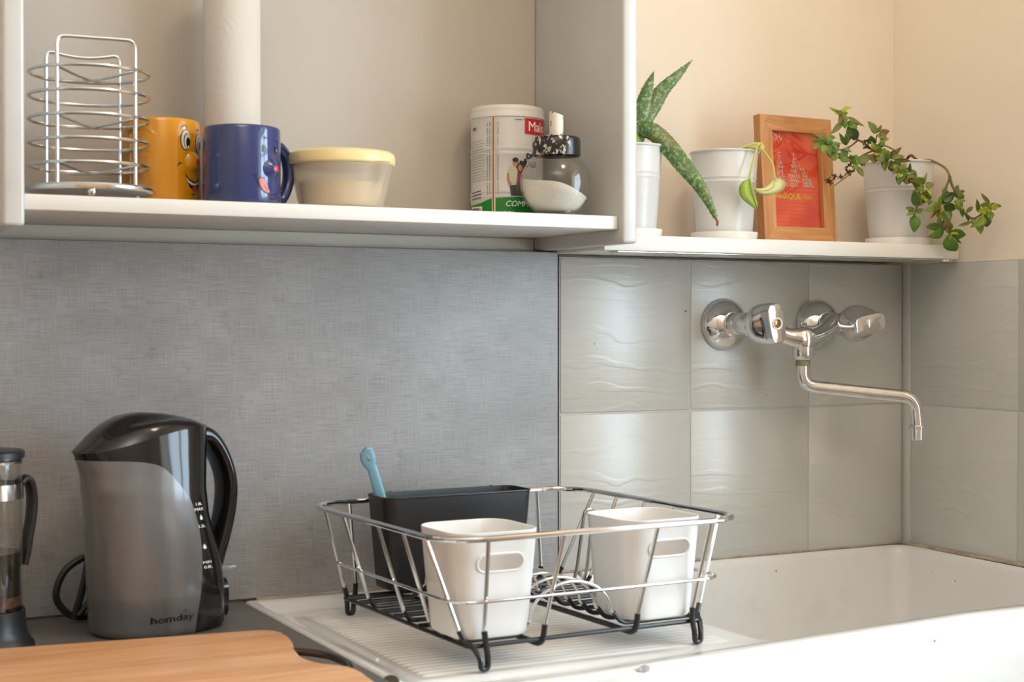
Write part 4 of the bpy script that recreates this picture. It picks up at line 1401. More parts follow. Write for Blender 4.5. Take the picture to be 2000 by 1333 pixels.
yy = 0.1035
for s, sz, x in (('C', 0.0085, 0.0160), ('r', 0.0060, 0.0155), ('CA', 0.0072, 0.0162), ('MOI', 0.0062, 0.0168), ('IM', 0.0112, 0.0165), ('ARS', 0.0108, 0.0160), ('LE -A\u2019-QUI', 0.0074, 0.0290)):
    yy -= sz * 0.82
    ptext(s, sz, x, yy, 'ink_cream', 0.00022)
yy = 0.1035
for s, sz, x in (('l', 0.0062, 0.0410), ('o', 0.0058, 0.0410), ('UI', 0.0056, 0.0410), ('YO', 0.0074, 0.0410), ('N&', 0.0070, 0.0410), ('EAUX', 0.0078, 0.0410), ('RIVES', 0.0064, 0.0410)):
    yy -= sz * 0.88
    ptext(s, sz, x, yy, 'ink_cream', 0.00022)
yy = 0.1015
for s, sz, x in (('/', 0.0050, 0.0420), ('\\', 0.0056, 0.0450), ('\\', 0.0056, 0.0482), ('\\', 0.0056, 0.0510), ('RA', 0.0058, 0.0555), ('SA', 0.0058, 0.0580), ('RAI', 0.0058, 0.0595), ('AMOR', 0.0056, 0.0615), ('PHOBI', 0.0054, 0.0630), ('PODOTA', 0.0042, 0.0650)):
    yy -= sz * 0.82
    ptext(s, sz, x, yy, 'ink_cream', 0.00022)
ptext('EMBA', 0.0076, 0.0125, 0.0400, 'ink_yellow', 0.00045)
ptext('RQUE', 0.0108, 0.0360, 0.0395, 'ink_yellow', 0.00045)
ptext('-TOI !', 0.0076, 0.0610, 0.0400, 'ink_yellow', 0.0003)
sc_ = MB()
for p_ in ([(0.004, 0.124), (0.008, 0.128), (0.013, 0.124), (0.010, 0.117)], [(0.009, 0.128), (0.014, 0.121), (0.017, 0.115)], [(0.012, 0.127), (0.018, 0.122), (0.019, 0.128)], [(0.003, 0.118), (0.006, 0.122), (0.009, 0.119)], [(0.016, 0.126), (0.021, 0.119), (0.022, 0.125)]):
    v, f = flat_poly(stroke(p_, 0.0008), 0.02)
    sc_.add([(a, -0.0003, b) for a, b, _ in v], f)
sc_.build('scribble', 'ink_cream', po, None)
MB().box(0.045, 0.078, FD, FD + 0.002, 0.01, 0.12).build('easel_back', 'frame_h', pf)

# ================================================================== wall tap
tp_ = thing('wall_tap', 'old chrome wall-mounted mixer tap with two knobs and swan spout', 'tap', (0.336, 0.0, 0.3205))
LX, RX = -0.080, 0.080
for x in (LX, RX):
    MB().lathe([(0.0, 0.0), (0.0352, 0.0), (0.0358, 0.0015), (0.0356, 0.0050), (0.0335, 0.0105), (0.0290, 0.0165), (0.0230, 0.0215), (0.0180, 0.0245), (0.0165, 0.0255), (0.0, 0.0255)], 56, (x, 0, 0), '-y', cap=False).build('rosette', 'tap', tp_)
    MB().lathe([(0.0, 0.024), (0.0150, 0.024), (0.0152, 0.026), (0.0152, 0.039), (0.0144, 0.0400), (0.0144, 0.0405), (0.0146, 0.042), (0.0146, 0.066), (0.012, 0.070), (0.012, 0.074), (0.0, 0.074)], 40, (x, 0, 0.001), '-y', cap=False).build('union_nut', 'tap', tp_)
# cast body, drooping between the two unions
bp = [(LX, -0.055, 0.000), (LX + 0.016, -0.058, -0.001), (LX + 0.036, -0.064, -0.009), (LX + 0.058, -0.070, -0.017), (0.0, -0.072, -0.0195), (RX - 0.058, -0.070, -0.017), (RX - 0.036, -0.064, -0.009), (RX - 0.016, -0.058, -0.001), (RX, -0.055, 0.000)]
br = [0.0158, 0.0150, 0.0112, 0.0125, 0.0165, 0.0125, 0.0112, 0.0150, 0.0158]
MB().tube(smooth_path(bp, 6), [q.x for q in smooth_path([(r_, 0, 0) for r_ in br], 6)], 24, up=(0, 0, 1)).build('tap_body', 'tap', tp_, 60)
MB().lathe([(0.0, -0.0285), (0.0160, -0.0290), (0.0170, -0.0240), (0.0168, -0.012), (0.0120, -0.0050), (0.0, -0.0040)], 40, (0, -0.072, 0), cap=False).build('hub', 'tap', tp_, 60)
MB().lathe([(0.0, -0.0480), (0.0108, -0.0480), (0.0132, -0.0462), (0.0150, -0.0410), (0.0150, -0.0300), (0.0138, -0.0285), (0.0, -0.0285)], 32, (0, -0.072, 0), cap=False).build('spout_nut', 'tap', tp_)
dx, dy = 0.888, -0.46
sp0 = Vector((0, -0.072, 0))
hd = Vector((dx, dy, 0))
path = fillet([sp0 + Vector((0, 0, -0.045)), sp0 + Vector((0, 0, -0.0830)), sp0 + hd * 0.152 + Vector((0, 0, -0.0990)), sp0 + hd * 0.155 + Vector((0, 0, -0.1380))], 0.030, 14)
MB().tube(path, 0.0090, 20).build('spout', 'tap', tp_, 60)
ap = sp0 + hd * 0.155
MB().lathe([(0.0092, -0.1560), (0.0102, -0.1550), (0.0104, -0.1410), (0.0114, -0.1400), (0.0116, -0.1370), (0.0104, -0.1355), (0.0, -0.1355)], 28, (ap.x, ap.y, 0), cap=False).build('aerator', 'tap', tp_)
m_ = mottled('limescale_green', srgb(112, 112, 84), srgb(150, 144, 122), 160, 0.6, 0.3)
MB().lathe([(0.0094, -0.0560), (0.0096, -0.0540), (0.0096, -0.0490), (0.0094, -0.0480)], 24, (0, -0.072, 0), cap=False).build('limescale_collar', m_, tp_)


def knob(x, roll, button, y0):
    st = [(0.0125, 0.0125, 0.070), (0.0150, 0.0150, 0.0712), (0.0205, 0.0205, 0.0745), (0.0245, 0.0243, 0.0795), (0.0264, 0.0256, 0.0855), (0.0270, 0.0248, 0.0920), (0.0272, 0.0215, 0.0985), (0.0270, 0.0170, 0.1050), (0.0266, 0.0138, 0.1110), (0.0260, 0.0126, 0.1165), (0.0252, 0.0120, 0.1182), (0.0242, 0.0112, 0.1186)]
    rings = []
    c_, s_ = cos(roll), sin(roll)
    for a, b, d in st:
        ring = []
        ex = 2.0 + 1.6 * min(max((d - 0.085) / 0.03, 0), 1)
        for k in range(56):
            q = 2 * pi * k / 56
            u = a * math.copysign(abs(cos(q)) ** (2 / ex), cos(q))
            v = b * math.copysign(abs(sin(q)) ** (2 / ex), sin(q))
            ring.append((x + u * c_ - v * s_, -(d + y0), u * s_ + v * c_ + 0.001))
        rings.append(ring)
    k_ = MB().loft(rings).build('knob', 'tap', tp_, 40)
    yc = 0.1186 + y0
    if button == 'screw':
        MB().lathe([(0.0078, -0.001), (0.0080, 0.0012), (0.0072, 0.0017), (0.0060, 0.0012), (0.0056, -0.0005)], 28, (x, -yc, 0.001), '-y', cap=False).build('screw_ring', 'white_plastic', k_)
        MB().lathe([(0.0, 0.0008), (0.0045, 0.0006), (0.0055, 0.0), (0.0055, -0.001)], 24, (x, -yc, 0.001), '-y', cap=False).build('screw', 'brass', k_)
        sl = MB().box(-0.0048, 0.0048, -0.0002, 0.0008, -0.0006, 0.0006)
        sl.map(lambda a, b, c: (x + a * 0.5 - c * 0.86, -yc - 0.0009 + b, 0.001 + a * 0.86 + c * 0.5)).build('screw_slot', 'seam', k_)
    else:
        MB().lathe([(0.0, 0.0024), (0.0055, 0.0023), (0.0068, 0.0016), (0.0072, 0.0), (0.0072, -0.001)], 28, (x, -yc, 0.001), '-y', cap=False).build('cap_button', 'tap', k_)


knob(LX, radians(102), 'screw', 0.002)
knob(RX, radians(10), 'button', -0.003)


# ================================================================== on the worktop
# ---- electric kettle
kt = thing('electric_kettle', 'black electric kettle with smoky grey water window on the worktop', 'kettle', (-0.553, -0.112, 0.0), radians(12))


def itp(tab, q):
    if q <= tab[0][0]:
        return tab[0][1]
    for (a, va), (b, vb) in zip(tab, tab[1:]):
        if q <= b:
            u = (q - a) / (b - a)
            return va + (vb - va) * u
    return tab[-1][1]


KL = [(0, -0.0625), (0.003, -0.0650), (0.05, -0.0670), (0.10, -0.0690), (0.14, -0.0715), (0.165, -0.0750), (0.178, -0.0795), (0.190, -0.0850), (0.20, -0.086)]
KR = [(0, 0.0740), (0.003, 0.0760), (0.04, 0.0760), (0.06, 0.0735), (0.08, 0.0690), (0.10, 0.0625), (0.12, 0.0575), (0.15, 0.0545), (0.18, 0.0560), (0.2, 0.0575), (0.22, 0.056)]
KB = [(0, 0.0500), (0.003, 0.0520), (0.10, 0.0520), (0.15, 0.0505), (0.19, 0.0470), (0.21, 0.0450)]
KTOP = [(-0.086, 0.1895), (-0.07, 0.1915), (-0.045, 0.1980), (-0.02, 0.2050), (0.005, 0.2105), (0.03, 0.2135), (0.056, 0.2125)]
KEX = 2.5


def kpt(th, z, off=0.0):
    xl, xr, b = itp(KL, z), itp(KR, z), itp(KB, z)
    cx, a = (xl + xr) / 2 + 0.004, (xr - xl) / 2
    c, s_ = cos(th), sin(th)
    ux = math.copysign(abs(c) ** (2 / KEX), c)
    uy = math.copysign(abs(s_) ** (2 / KEX), s_)
    taper = 1.0
    if ux < 0 and z > 0.15:
        taper = 1 - 0.30 * (min((z - 0.15) / 0.045, 1)) * (-ux) ** 1.5
    return Vector((cx - 0.004 + a * ux + (off * ux), (b * uy) * taper + off * uy, z))


XB = [(0.0, 0.0225), (0.0196, 0.0253), (0.0456, 0.0302), (0.0772, 0.0319), (0.0932, 0.0312), (0.1096, 0.029), (0.126, 0.0242), (0.1396, 0.0184), (0.1512, 0.0098), (0.1624, 0.0009), (0.172, -0.0088), (0.1770, -0.0180), (0.1800, -0.030), (0.1815, -0.045), (0.1822, -0.060), (0.1826, -0.0780)]


def th_of(x, z):
    lo_, hi_ = pi * 0.5 * 0.02, pi - 0.001
    for _ in range(40):
        m_ = (lo_ + hi_) / 2
        if kpt(m_, z).x > x:
            lo_ = m_
        else:
            hi_ = m_
    return lo_


zs = [0.0, 0.0015, 0.003, 0.008, 0.015] + [0.025 + 0.0105 * i for i in range(9)] + [0.113 + 0.004 * i for i in range(15)] + [0.1708, 0.1725, 0.174, 0.1755, 0.177, 0.1785, 0.1797, 0.1806, 0.1813, 0.1819, 0.1823, 0.1825]
NA = 72
pan = []
XBS = smooth_path([(x, 0, z) for z, x in XB], 8)
XBS = [(q.z, q.x) for q in XBS]
for z in zs:
    tb = th_of(itp(XBS, z), z)
    pan.append([kpt(-tb + (-(2 * pi - 2 * tb)) * k / NA, z, 0.0006) for k in range(NA + 1)])
MB().grid(pan, flip=True).build('water_window', 'smoky', kt, 60)
up = []
for k in range(41):
    u = k / 40
    ring = []
    for j in range(96):
        th = -pi + 2 * pi * j / 96
        p = kpt(th, 0.19 * u)
        for _ in range(5):
            p = kpt(th, itp(KTOP, p.x) * u)
        ring.append(p)
    up.append(ring)
sb = MB().grid(up, True)
sb.build('shell', 'kettle_black', kt, 60)
bt = MB().loft([[kpt(2 * pi * k / 64, 0.0, -0.001) for k in range(64)], [Vector((p.x, p.y, -0.0002)) for p in [kpt(2 * pi * k / 64, 0.0, -0.003) for k in range(64)]]])
bt.build('base', 'black_plastic', kt)
top = up[-1]
CREST = [(-0.088, 0.1885), (-0.080, 0.1985), (-0.066, 0.2120), (-0.050, 0.2205), (-0.034, 0.2255), (-0.015, 0.2275), (0.01, 0.2265), (0.035, 0.2230), (0.050, 0.2165), (0.058, 0.2125)]
lid = []
for q in (1.012, 1.0, 0.94, 0.86, 0.76, 0.64, 0.50, 0.34, 0.18, 0.02):
    ring = []
    for p in top:
        x = -0.014 + (p.x + 0.014) * q
        y = p.y * q
        z0 = itp(KTOP, x)
        cz = max(itp(CREST, x) - z0, 0)
        z = z0 + 0.0012 + cz * (max(1 - min(q, 1.0) ** 3.0, 0)) ** 0.6
        dent = math.exp(-((x + 0.018) / 0.030) ** 2 - ((y + 0.024) / 0.010) ** 2)
        z -= 0.007 * dent
        ring.append((x, y, z if q <= 1.0 else z0 - 0.0004))
    lid.append(ring)
MB().loft(lid, False, True).build('lid', 'kettle_black', kt, 60)
HOUT = [(0.030, 0.2150), (0.0560, 0.2130), (0.0710, 0.2040), (0.0830, 0.1860), (0.0915, 0.1640), (0.0945, 0.1420), (0.0925, 0.1180), (0.0870, 0.0930), (0.0810, 0.0720), (0.0760, 0.0540), (0.0720, 0.0400)]
hc = smooth_path([(x, 0, z) for x, z in HOUT], 6)
hr = []
mN = len(hc)
for i, p in enumerate(hc):
    d = (hc[min(i + 1, mN - 1)] - hc[max(i - 1, 0)]).normalized()
    n_ = Vector((d.z, 0, -d.x))       # towards the body
    u = i / (mN - 1)
    th_ = 0.0075 + 0.0035 * (1 - sin(pi * u))
    wd = 0.0235 - 0.007 * u
    c = p + n_ * th_
    ring = []
    for k in range(20):
        a = 2 * pi * k / 20
        ring.append(c + n_ * (th_ * math.copysign(abs(cos(a)) ** 0.75, cos(a))) + Vector((0, 1, 0)) * (wd * math.copysign(abs(sin(a)) ** 0.75, sin(a))))
    hr.append(ring)
MB().loft(hr).build('handle', 'kettle_black', kt, 60)
MB().box(0.078, 0.098, -0.006, 0.006, 0.0530, 0.0580, 0.002).build('switch_lever', 'clear_plastic', kt)
MB().loft([[(0.066 + 0.016 * k, a * (1 - 0.15 * k), z) for a, z in rrect(-0.018, 0.018, 0.004, 0.046, 0.012, 4)] for k in (0, 1)]).build('power_socket', 'kettle_black', kt)
MB().tube([(0.068, 0.0, 0.024), (0.080, 0.0, 0.012), (0.076, 0.004, 0.003)], 0.004, 8).build('plug', 'black_plastic', kt)


def on_kettle(mb, off=0.0008):
    """bend a flat print (x across, y up) onto the near side of the kettle"""
    def f(x, y, z):
        p = kpt(-th_of(x, y), y, off)
        return tuple(p)
    return mb.map(f)


v, f = text_mesh('homday', 0.0150, 0.0003)
x0 = -0.0265
mb = MB().add([(x0 + a * 0.98, 0.0150 + b * 0.66 + a * 0.02, 0) for a, b, _ in v], f)
on_kettle(mb, 0.0011).build('lettering', 'ink', kt, None)
v, f = text_mesh('TM', 0.003)
on_kettle(MB().add([(0.0085 + a, 0.0240 + b, 0) for a, b, _ in v], f), 0.0011).build('lettering', 'ink', kt, None)


def mark(s, size, th, z):
    v, f = text_mesh(s, size, 0.0001, 0, 'CENTER')
    MB().add([kpt(-(th - a / 0.034), z + b, 0.0006) for a, b, _ in v], f).build('level_mark', 'ink_white', kt, None)


for s, z in (('1.8L', 0.1320), ('MAX', 0.1265), ('1.5L', 0.1085), ('MIN', 0.0705), ('0.8L', 0.0655)):
    mark(s, 0.0040, 1.03 + (0.06 if z < 0.1 else 0.0), z)
for z in (0.1165, 0.0860):
    MB().add([kpt(-((1.0 if z > 0.1 else 1.08) - x / 0.034), z + y, 0.0006) for x, y in [(0, 0.0056), (0.0010, 0.0032), (0.0015, 0.0013), (0.0008, 0), (-0.0008, 0), (-0.0015, 0.0013), (-0.0010, 0.0032)]], [tuple(range(7))]).build('drop_mark', 'ink_white', kt, None)

# ---- kettle flex coiled behind it
cd = tag(MB().tube(smooth_path([(-0.500, -0.030, 0.004), (-0.560, -0.030, 0.0040), (-0.600, -0.034, 0.0040), (-0.6240, -0.040, 0.008), (-0.6390, -0.042, 0.0290), (-0.6300, -0.040, 0.0550), (-0.6080, -0.038, 0.0690), (-0.585, -0.036, 0.072), (-0.570, -0.034, 0.060), (-0.575, -0.034, 0.030), (-0.580, -0.034, 0.006), (-0.540, -0.038, 0.0045)], 10), 0.0040, 10).build('kettle_flex', 'cord'),
         'thick black mains flex looped behind the kettle', 'cable')
MB().tube(smooth_path([(-0.606, -0.046, 0.066), (-0.611, -0.048, 0.042), (-0.6195, -0.048, 0.0120), (-0.6210, -0.047, 0.0045)], 8), 0.0040, 10).build('flex_strand', 'cord', cd)
MB().tube(smooth_path([(-0.590, -0.050, 0.045), (-0.604, -0.052, 0.026), (-0.617, -0.052, 0.0090)], 8), 0.0034, 10).build('flex_strand', 'cord', cd)

# ---- french press
fp = thing('french_press', 'glass french press of dark coffee with black frame left of the kettle', 'coffee press', (-0.7235, -0.140, 0.0))
MB().lathe([(0.0, 0.0), (0.0440, 0.0), (0.0452, 0.0020), (0.0445, 0.0060), (0.0405, 0.0110), (0.0375, 0.0180), (0.0362, 0.0290), (0.0360, 0.0385), (0.0352, 0.0395), (0.0340, 0.0385), (0.0340, 0.030), (0.0, 0.030)], 64, cap=False).build('base', 'black_plastic', fp)
MB().lathe([(0.0, 0.0302), (0.0330, 0.0302), (0.0336, 0.032), (0.0336, 0.1840), (0.0318, 0.1840), (0.0318, 0.0330), (0.0, 0.0330)], 64, cap=False).build('glass_beaker', 'glass', fp)
MB().lathe([(0.0, 0.0332), (0.0315, 0.0332), (0.0315, 0.0430), (0.0, 0.0430)], 48, cap=False).build('coffee', 'coffee', fp)
MB().lathe([(0.0, 0.0431), (0.0315, 0.0431), (0.0315, 0.0530), (0.0, 0.0530)], 48, cap=False).build('coffee_grounds', 'crema', fp)
MB().lathe([(0.0, 0.0531), (0.0315, 0.0531), (0.0315, 0.0960), (0.0, 0.0960)], 48, cap=False).build('coffee', 'coffee', fp)
MB().lathe([(0.0337, 0.1490), (0.0344, 0.1490), (0.0344, 0.1640), (0.0337, 0.1640)], 64, cap=False).build('metal_band', 'chrome', fp)
MB().lathe([(0.0, 0.1842), (0.0352, 0.1842), (0.0358, 0.1865), (0.0340, 0.1880), (0.0, 0.1880)], 56, cap=False).build('lid_rim', 'chrome', fp)
MB().lathe([(0.0, 0.1881), (0.0345, 0.1881), (0.0362, 0.1895), (0.0362, 0.1950), (0.0340, 0.1968), (0.0, 0.1985)], 56, cap=False).build('lid', 'black_plastic', fp)
MB().lathe([(0.0028, 0.198), (0.0028, 0.225), (0.010, 0.228), (0.0115, 0.236), (0.009, 0.244), (0.0, 0.246)], 24).build('plunger', 'black_plastic', fp)
hp = smooth_path([(0.0345, 0, 0.1620), (0.0400, 0, 0.1660), (0.0455, 0, 0.1610), (0.0480, 0, 0.1450), (0.0465, 0, 0.1250), (0.0432, 0, 0.1080), (0.0405, 0, 0.0920), (0.0385, 0, 0.0850), (0.0375, 0, 0.0800)], 6)
hm = MB().tube(hp, [0.0046] * len(hp), 12, up=(0, 1, 0), flat=2.0).build('handle', 'black_plastic', fp)
hm.rotation_euler = (0, 0, radians(18))

# ---- cutting board with a metal grip
brd = thing('cutting_board', 'honey-coloured wooden cutting board in front of the kettle', 'cutting board', (-0.62, -0.42, 0.0))
ol = smooth_path([(-0.4835, -0.372), (-0.4855, -0.395), (-0.4790, -0.420), (-0.4620, -0.444), (-0.4580, -0.460)], 5)
outl = [(-0.92, -0.2025), (-0.487, -0.2535), (-0.476, -0.2570), (-0.4690, -0.2640), (-0.4660, -0.2760), (-0.4670, -0.300), (-0.4720, -0.326), (-0.4800, -0.352)] + [(p.x, p.y) for p in smooth_path([(-0.4835, -0.372, 0), (-0.4855, -0.395, 0), (-0.4790, -0.420, 0), (-0.4620, -0.444, 0), (-0.4590, -0.470, 0)], 5)] + [(-0.4640, -0.53), (-0.474, -0.60), (-0.90, -0.612)]
bb = MB().prism([(x + 0.62, y + 0.42) for x, y in outl[::-1]], 0.0, 0.0175, 0.0022)
bb.build('board', 'board', brd, 40)
MB().tube(smooth_path([(x + 0.62, y + 0.42, 0.0115) for x, y in ((-0.484, -0.338), (-0.4755, -0.3400), (-0.4662, -0.3485), (-0.4538, -0.3700), (-0.4496, -0.3990), (-0.4530, -0.4260), (-0.463, -0.450))], 8), 0.0036, 10).build('grip_bar', 'handle_metal', brd)

# ================================================================== on the drainer
DZ = -0.0118
rk = thing('dish_rack', 'chrome and black wire dish rack standing on the ribbed drainer', 'dish rack', (-0.190, -0.2475, DZ))
rk.rotation_euler = (0, 0, radians(2.2))
FX0, FX1, FY0, FY1, FZ = -0.137, 0.139, -0.147, 0.155, 0.0235
RX0, RX1, RY0, RY1, RZ = -0.176, 0.180, -0.173, 0.170, 0.1300
FR, CO = 0.0023, 0.0030


def loop(x0, x1, y0, y1, r, z):
    return [(x, y, z) for x, y in rrect(x0, x1, y0, y1, r, 8)]


MB().tube(loop(RX0, RX1, RY0, RY1, 0.045, RZ), 0.0031, 10, closed=True).build('rim', 'chrome', rk)
MB().tube(loop(FX0, FX1, FY0, FY1, 0.006, FZ), 0.0024, 8, closed=True).build('base_frame', 'black_rubber', rk)


def wall_pt(side, s_, z):
    """point on the sloping side at height z; s_ runs along the side (base coordinate)"""
    u = (z - FZ) / (RZ - FZ)
    if side == 'l':
        k = s_ - 0.012 * u if abs(s_ - 0.004) < 0.11 else (s_ - 0.030 * u if s_ > 0 else s_ + 0.004 * u)
        return Vector((FX0 + (RX0 - FX0) * u, k, z))
    if side == 'r':
        k = s_ - 0.003 * u if abs(s_ - 0.004) < 0.11 else (s_ - 0.020 * u if s_ > 0 else s_ + 0.016 * u)
        return Vector((FX1 + (RX1 - FX1) * u, k, z))
    if side == 'f':
        return Vector((s_ + 0.011 * u if abs(s_) < 0.1 else s_ * (1 + 0.07 * u), FY0 + (RY0 - FY0) * u, z))
    return Vector((s_ + 0.006 * u if abs(s_) < 0.1 else s_ * (1 + 0.02 * u), FY1 + (RY1 - FY1) * u, z))


ZCOAT = 0.042
BX = (-0.066, 0.044)            # lengthwise base bars
for bx in BX:
    pts = fillet([wall_pt('f', bx + 0.010, ZCOAT - 0.004), wall_pt('f', bx + 0.010, FZ - 0.006) + Vector((0, -0.004, 0)), Vector((bx, FY0 + 0.028, FZ - 0.0015)), Vector((bx, FY1 - 0.028, FZ - 0.0015)), wall_pt('b', bx, FZ - 0.006) + Vector((0, 0.004, 0)), wall_pt('b', bx, ZCOAT - 0.004)], 0.010, 5)
    MB().tube(pts, CO, 8).build('base_bar', 'black_rubber', rk)
    MB().tube([wall_pt('f', bx + 0.010, ZCOAT - 0.005), wall_pt('f', bx + 0.010, RZ)], 0.0021, 8).build('upright_wire', 'wire', rk)
    MB().tube([wall_pt('b', bx, ZCOAT - 0.005), wall_pt('b', bx, RZ)], 0.0021, 8).build('upright_wire', 'wire', rk)
NR = 10
for i in range(NR):
    y = FY0 + 0.018 + (FY1 - FY0 - 0.036) * i / (NR - 1)
    for (xa, xb, sd, bx) in ((FX0, BX[0], 'l', BX[0]), (FX1, BX[1], 'r', BX[1])):
        sg = 1 if sd == 'l' else -1
        side_up = i in ((2, 4, 7) if sd == 'l' else (3, 5, 7))
        a = [wall_pt(sd, y, ZCOAT - 0.006), Vector((xa + sg * 0.003, y, FZ + 0.002))] if side_up else [Vector((xa - sg * 0.002, y, FZ + 0.002))]
        pts = fillet(a + [Vector((bx - sg * 0.006, y, FZ + 0.002)), Vector((bx + sg * 0.004, y, FZ + 0.014))], 0.010, 4)
        MB().tube(pts, 0.0026, 7).build('base_wire', 'black_rubber', rk)
        if side_up:
            MB().tube([wall_pt(sd, y, ZCOAT - 0.007), wall_pt(sd, y, RZ)], 0.0021, 7).build('upright_wire', 'wire', rk)
    # plate hoop between the two bars
    hp = [Vector((BX[0] + 0.004, y, FZ + 0.013))]
    for k in range(15):
        a = pi - pi * k / 14
        hp.append(Vector(((BX[0] + BX[1]) / 2 + 0.0475 * cos(a), y, FZ + 0.016 + 0.034 * sin(a))))
    hp.append(Vector((BX[1] - 0.004, y, FZ + 0.013)))
    MB().tube(hp, 0.0016, 8).build('plate_hoop', 'wire', rk)
# corner feet: a hairpin between the last side wire and the last front or back wire
for sx_, sd in ((FX0, 'l'), (FX1, 'r')):
    for sy_, fb in ((FY0, 'f'), (FY1, 'b')):
        ox = 1 if sd == 'l' else -1
        oy = 1 if fb == 'f' else -1
        p0 = wall_pt(sd, sy_ + oy * 0.010, ZCOAT - 0.004)
        q0 = wall_pt(fb, sx_ + ox * 0.016, ZCOAT - 0.004)
        pa = Vector((sx_ + ox * 0.000, sy_ + oy * 0.009, FZ + 0.003))
        pb = Vector((sx_ + ox * 0.004, sy_ - oy * 0.001, FZ + 0.000))
        ft = Vector((sx_ + ox * 0.012, sy_ - oy * 0.009, 0.0031))
        pts = fillet([p0, pa, pb, ft + Vector((-ox * 0.004, 0, 0.010)), ft + Vector((-ox * 0.0035, 0, 0)), ft + Vector((ox * 0.0035, 0, 0)), ft + Vector((ox * 0.004, 0, 0.010)), Vector((sx_ + ox * 0.016, sy_ - oy * 0.004, FZ + 0.004)), q0], 0.007, 5)
        MB().tube(pts, CO, 8).build('foot', 'black_rubber', rk)
        MB().tube([p0 - (wall_pt(sd, sy_ + oy * 0.010, RZ) - p0) * 0.01, wall_pt(sd, sy_ + oy * 0.010, RZ)], 0.0021, 7).build('upright_wire', 'wire', rk)
        MB().tube([q0, wall_pt(fb, sx_ + ox * 0.016, RZ)], 0.0021, 7).build('upright_wire', 'wire', rk)
# hooked plate divider at the right-hand side
dv = [Vector((0.130, 0.0935, FZ + 0.002)), Vector((0.135, 0.0935, ZCOAT)), Vector((0.146, 0.0930, 0.113)), Vector((0.158, 0.0930, 0.113)), Vector((0.149, 0.0930, ZCOAT)), Vector((0.144, 0.0930, FZ + 0.002))]
MB().tube(fillet(dv, 0.012, 6), 0.0021, 8).build('plate_divider', 'wire', rk)
# middle wire round the left, front and the first bend of the right side
zm = 0.0685
u = (zm - FZ) / (RZ - FZ)
mx0, mx1, my0, my1 = FX0 + (RX0 - FX0) * u - 0.004, FX1 + (RX1 - FX1) * u + 0.004, FY0 + (RY0 - FY0) * u - 0.004, FY1 + (RY1 - FY1) * u
MB().tube(fillet([(mx0, my1 - 0.035, zm), (mx0, my0, zm), (mx1, my0, zm), (mx1, my0 + 0.075, zm)], 0.036, 10), 0.0017, 8).build('middle_wire', 'chrome', rk)


# ---- two white storage cups with cut-out grips
def cup(label, x, y, rz):
    g = thing('storage_cup', label, 'cup', (x, y, DZ + FZ + 0.0046), rz, 'white grip-hole cups in the dish rack')
    H, b0, b1 = 0.1045, 0.0405, 0.0492
    def ring(z, inset):
        h_ = b0 + (b1 - b0) * (z / H) ** 0.9 - inset
        return [(px_, py_, z) for px_, py_ in rrect(-h_, h_, -h_, h_, 0.021 + 0.004 * z / H - inset, 8)]
    hgts = [0.0, 0.0015, 0.004, 0.02, 0.04, 0.06, 0.08, 0.095, H - 0.0006]
    outer = [[(a * 0.93, b * 0.93, 0) for a, b, _ in ring(0, 0)], [(a * 0.985, b * 0.985, 0.0012) for a, b, _ in ring(0, 0)]] + [ring(z, 0) for z in hgts[2:]]
    inner = [ring(H, 0.0008)] + [[(a, b, max(c, 0.003)) for a, b, c in ring(z, 0.0022)] for z in (H - 0.0006, 0.09, 0.06, 0.03, 0.008)] + [ring(0.003, 0.006)]
    o = MB().loft(outer + inner, True, True).build('body', 'white_plastic', g, 35)
    zc = 0.0745
    ctr = MB().prism([(a, b) for a, b in rrect(-0.0245, 0.0245, -0.0078, 0.0078, 0.00775, 8)], -0.09, 0.09)
    ctr.map(lambda a, b, c: (a, -c, b + zc))
    cobj = ctr.build('cutter', 'white_plastic', None, None)
    cobj.parent = g
    bpy.context.view_layer.update()
    boolean_cut(o, cobj)
    for s_ in (-1, 1):
        pts = []
        for a, b in rrect(-0.0252, 0.0252, -0.0085, 0.0085, 0.0084, 8):
            z = zc + b
            h_ = b0 + (b1 - b0) * (z / H) ** 0.9
            pts.append((a, s_ * (h_ + 0.0001), z))
        MB().tube(pts, 0.0012, 8, closed=True).build('grip_lip', 'white_plastic', g)
    return g


cup('white storage cup in the dish rack right in front of the black cutlery caddy', -0.2885, -0.3535, radians(1))
cup('white storage cup in the dish rack end nearest the sink basin', -0.0925, -0.3480, radians(3))

# ---- black cutlery caddy hung inside the back of the rack
cy = thing('cutlery_caddy', 'black plastic cutlery caddy hanging inside the back of the dish rack', 'caddy', (-0.2070, -0.1130, 0.0215))
cy.rotation_euler = (0, 0, radians(2.0))


def cring(z, ins):
    u = z / 0.105
    a = 0.0865 + 0.0085 * u - ins
    b = 0.0265 + 0.0030 * u - ins
    return [(p, q, z) for p, q in rrect(-a, a, -b, b, 0.013 - ins, 8)]


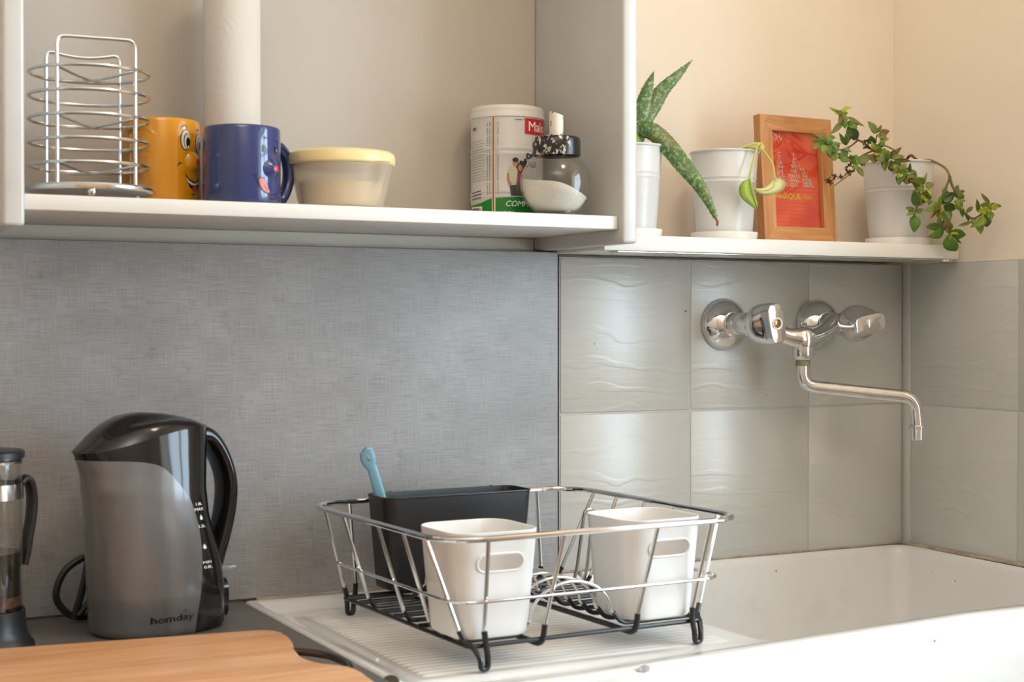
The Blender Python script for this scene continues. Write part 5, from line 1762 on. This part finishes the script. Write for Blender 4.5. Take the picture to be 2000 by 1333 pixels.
MB().loft([[(a * 0.98, b * 0.95, 0) for a, b, _ in cring(0, 0)], cring(0.002, 0), cring(0.1035, 0), cring(0.1045, -0.0008), cring(0.1058, -0.0006), cring(0.1058, 0.0016), cring(0.1045, 0.0018), cring(0.004, 0.0018)], True, True).build('box', 'black_plastic', cy)
for x in (-0.06, 0.073):
    MB().tube(fillet([(x, 0.0285, 0.094), (x, 0.0300, 0.1035), (x, 0.0360, 0.1042), (x, 0.0412, 0.1030), (x, 0.0418, 0.090)], 0.004, 4), 0.0021, 8).build('hook', 'black_plastic', cy)

# ---- washing-up brush
br_ = thing('washing_up_brush', 'light blue plastic brush handle sticking out of the black caddy', 'brush', (-0.2800, -0.0990, 0.095))
dirv = Vector((-0.0265, -0.002, 0.0860)).normalized()
prof_ = [(-0.045, 0.0062), (0.0, 0.0062), (0.035, 0.0062), (0.058, 0.0058), (0.066, 0.0060), (0.072, 0.0080), (0.078, 0.0088), (0.084, 0.0080), (0.0885, 0.0052), (0.0905, 0.0012)]
fr_ = []
rt_ = Vector((0.86, -0.5, 0.26)).normalized()
rt_ = (rt_ - dirv * rt_.dot(dirv)).normalized()
nn_ = dirv.cross(rt_)
for s_, hw in [(q.x, q.y) for q in smooth_path([(a, b, 0) for a, b in prof_], 5)]:
    c = dirv * s_
    sh = -0.0016 if 0.066 < s_ < 0.086 else 0
    fr_.append([c + rt_ * (hw * math.copysign(abs(cos(a)) ** 0.6, cos(a)) + sh) + nn_ * (0.0042 * math.copysign(abs(sin(a)) ** 0.6, sin(a))) for a in [2 * pi * k / 24 for k in range(24)]])
bo = MB().loft(fr_).build('handle', 'brush_blue', br_, 50)
hc_ = dirv * 0.0785 - rt_ * 0.0008
cut = MB().loft([[hc_ + rt_ * (0.0026 * cos(2 * pi * k / 20)) + dirv * (0.0042 * sin(2 * pi * k / 20)) + nn_ * d for k in range(20)] for d in (-0.02, 0.02)]).build('cutter', 'brush_blue', None, None)
cut.parent = br_
bpy.context.view_layer.update()
boolean_cut(bo, cut)
MB().loft([[dirv * s_ + rt_ * (0.012 * cos(2 * pi * k / 20)) + nn_ * (0.010 * sin(2 * pi * k / 20)) for k in range(20)] for s_ in (-0.066, -0.062, -0.046, -0.042)]).build('brush_head', 'brush_blue', br_, 50)
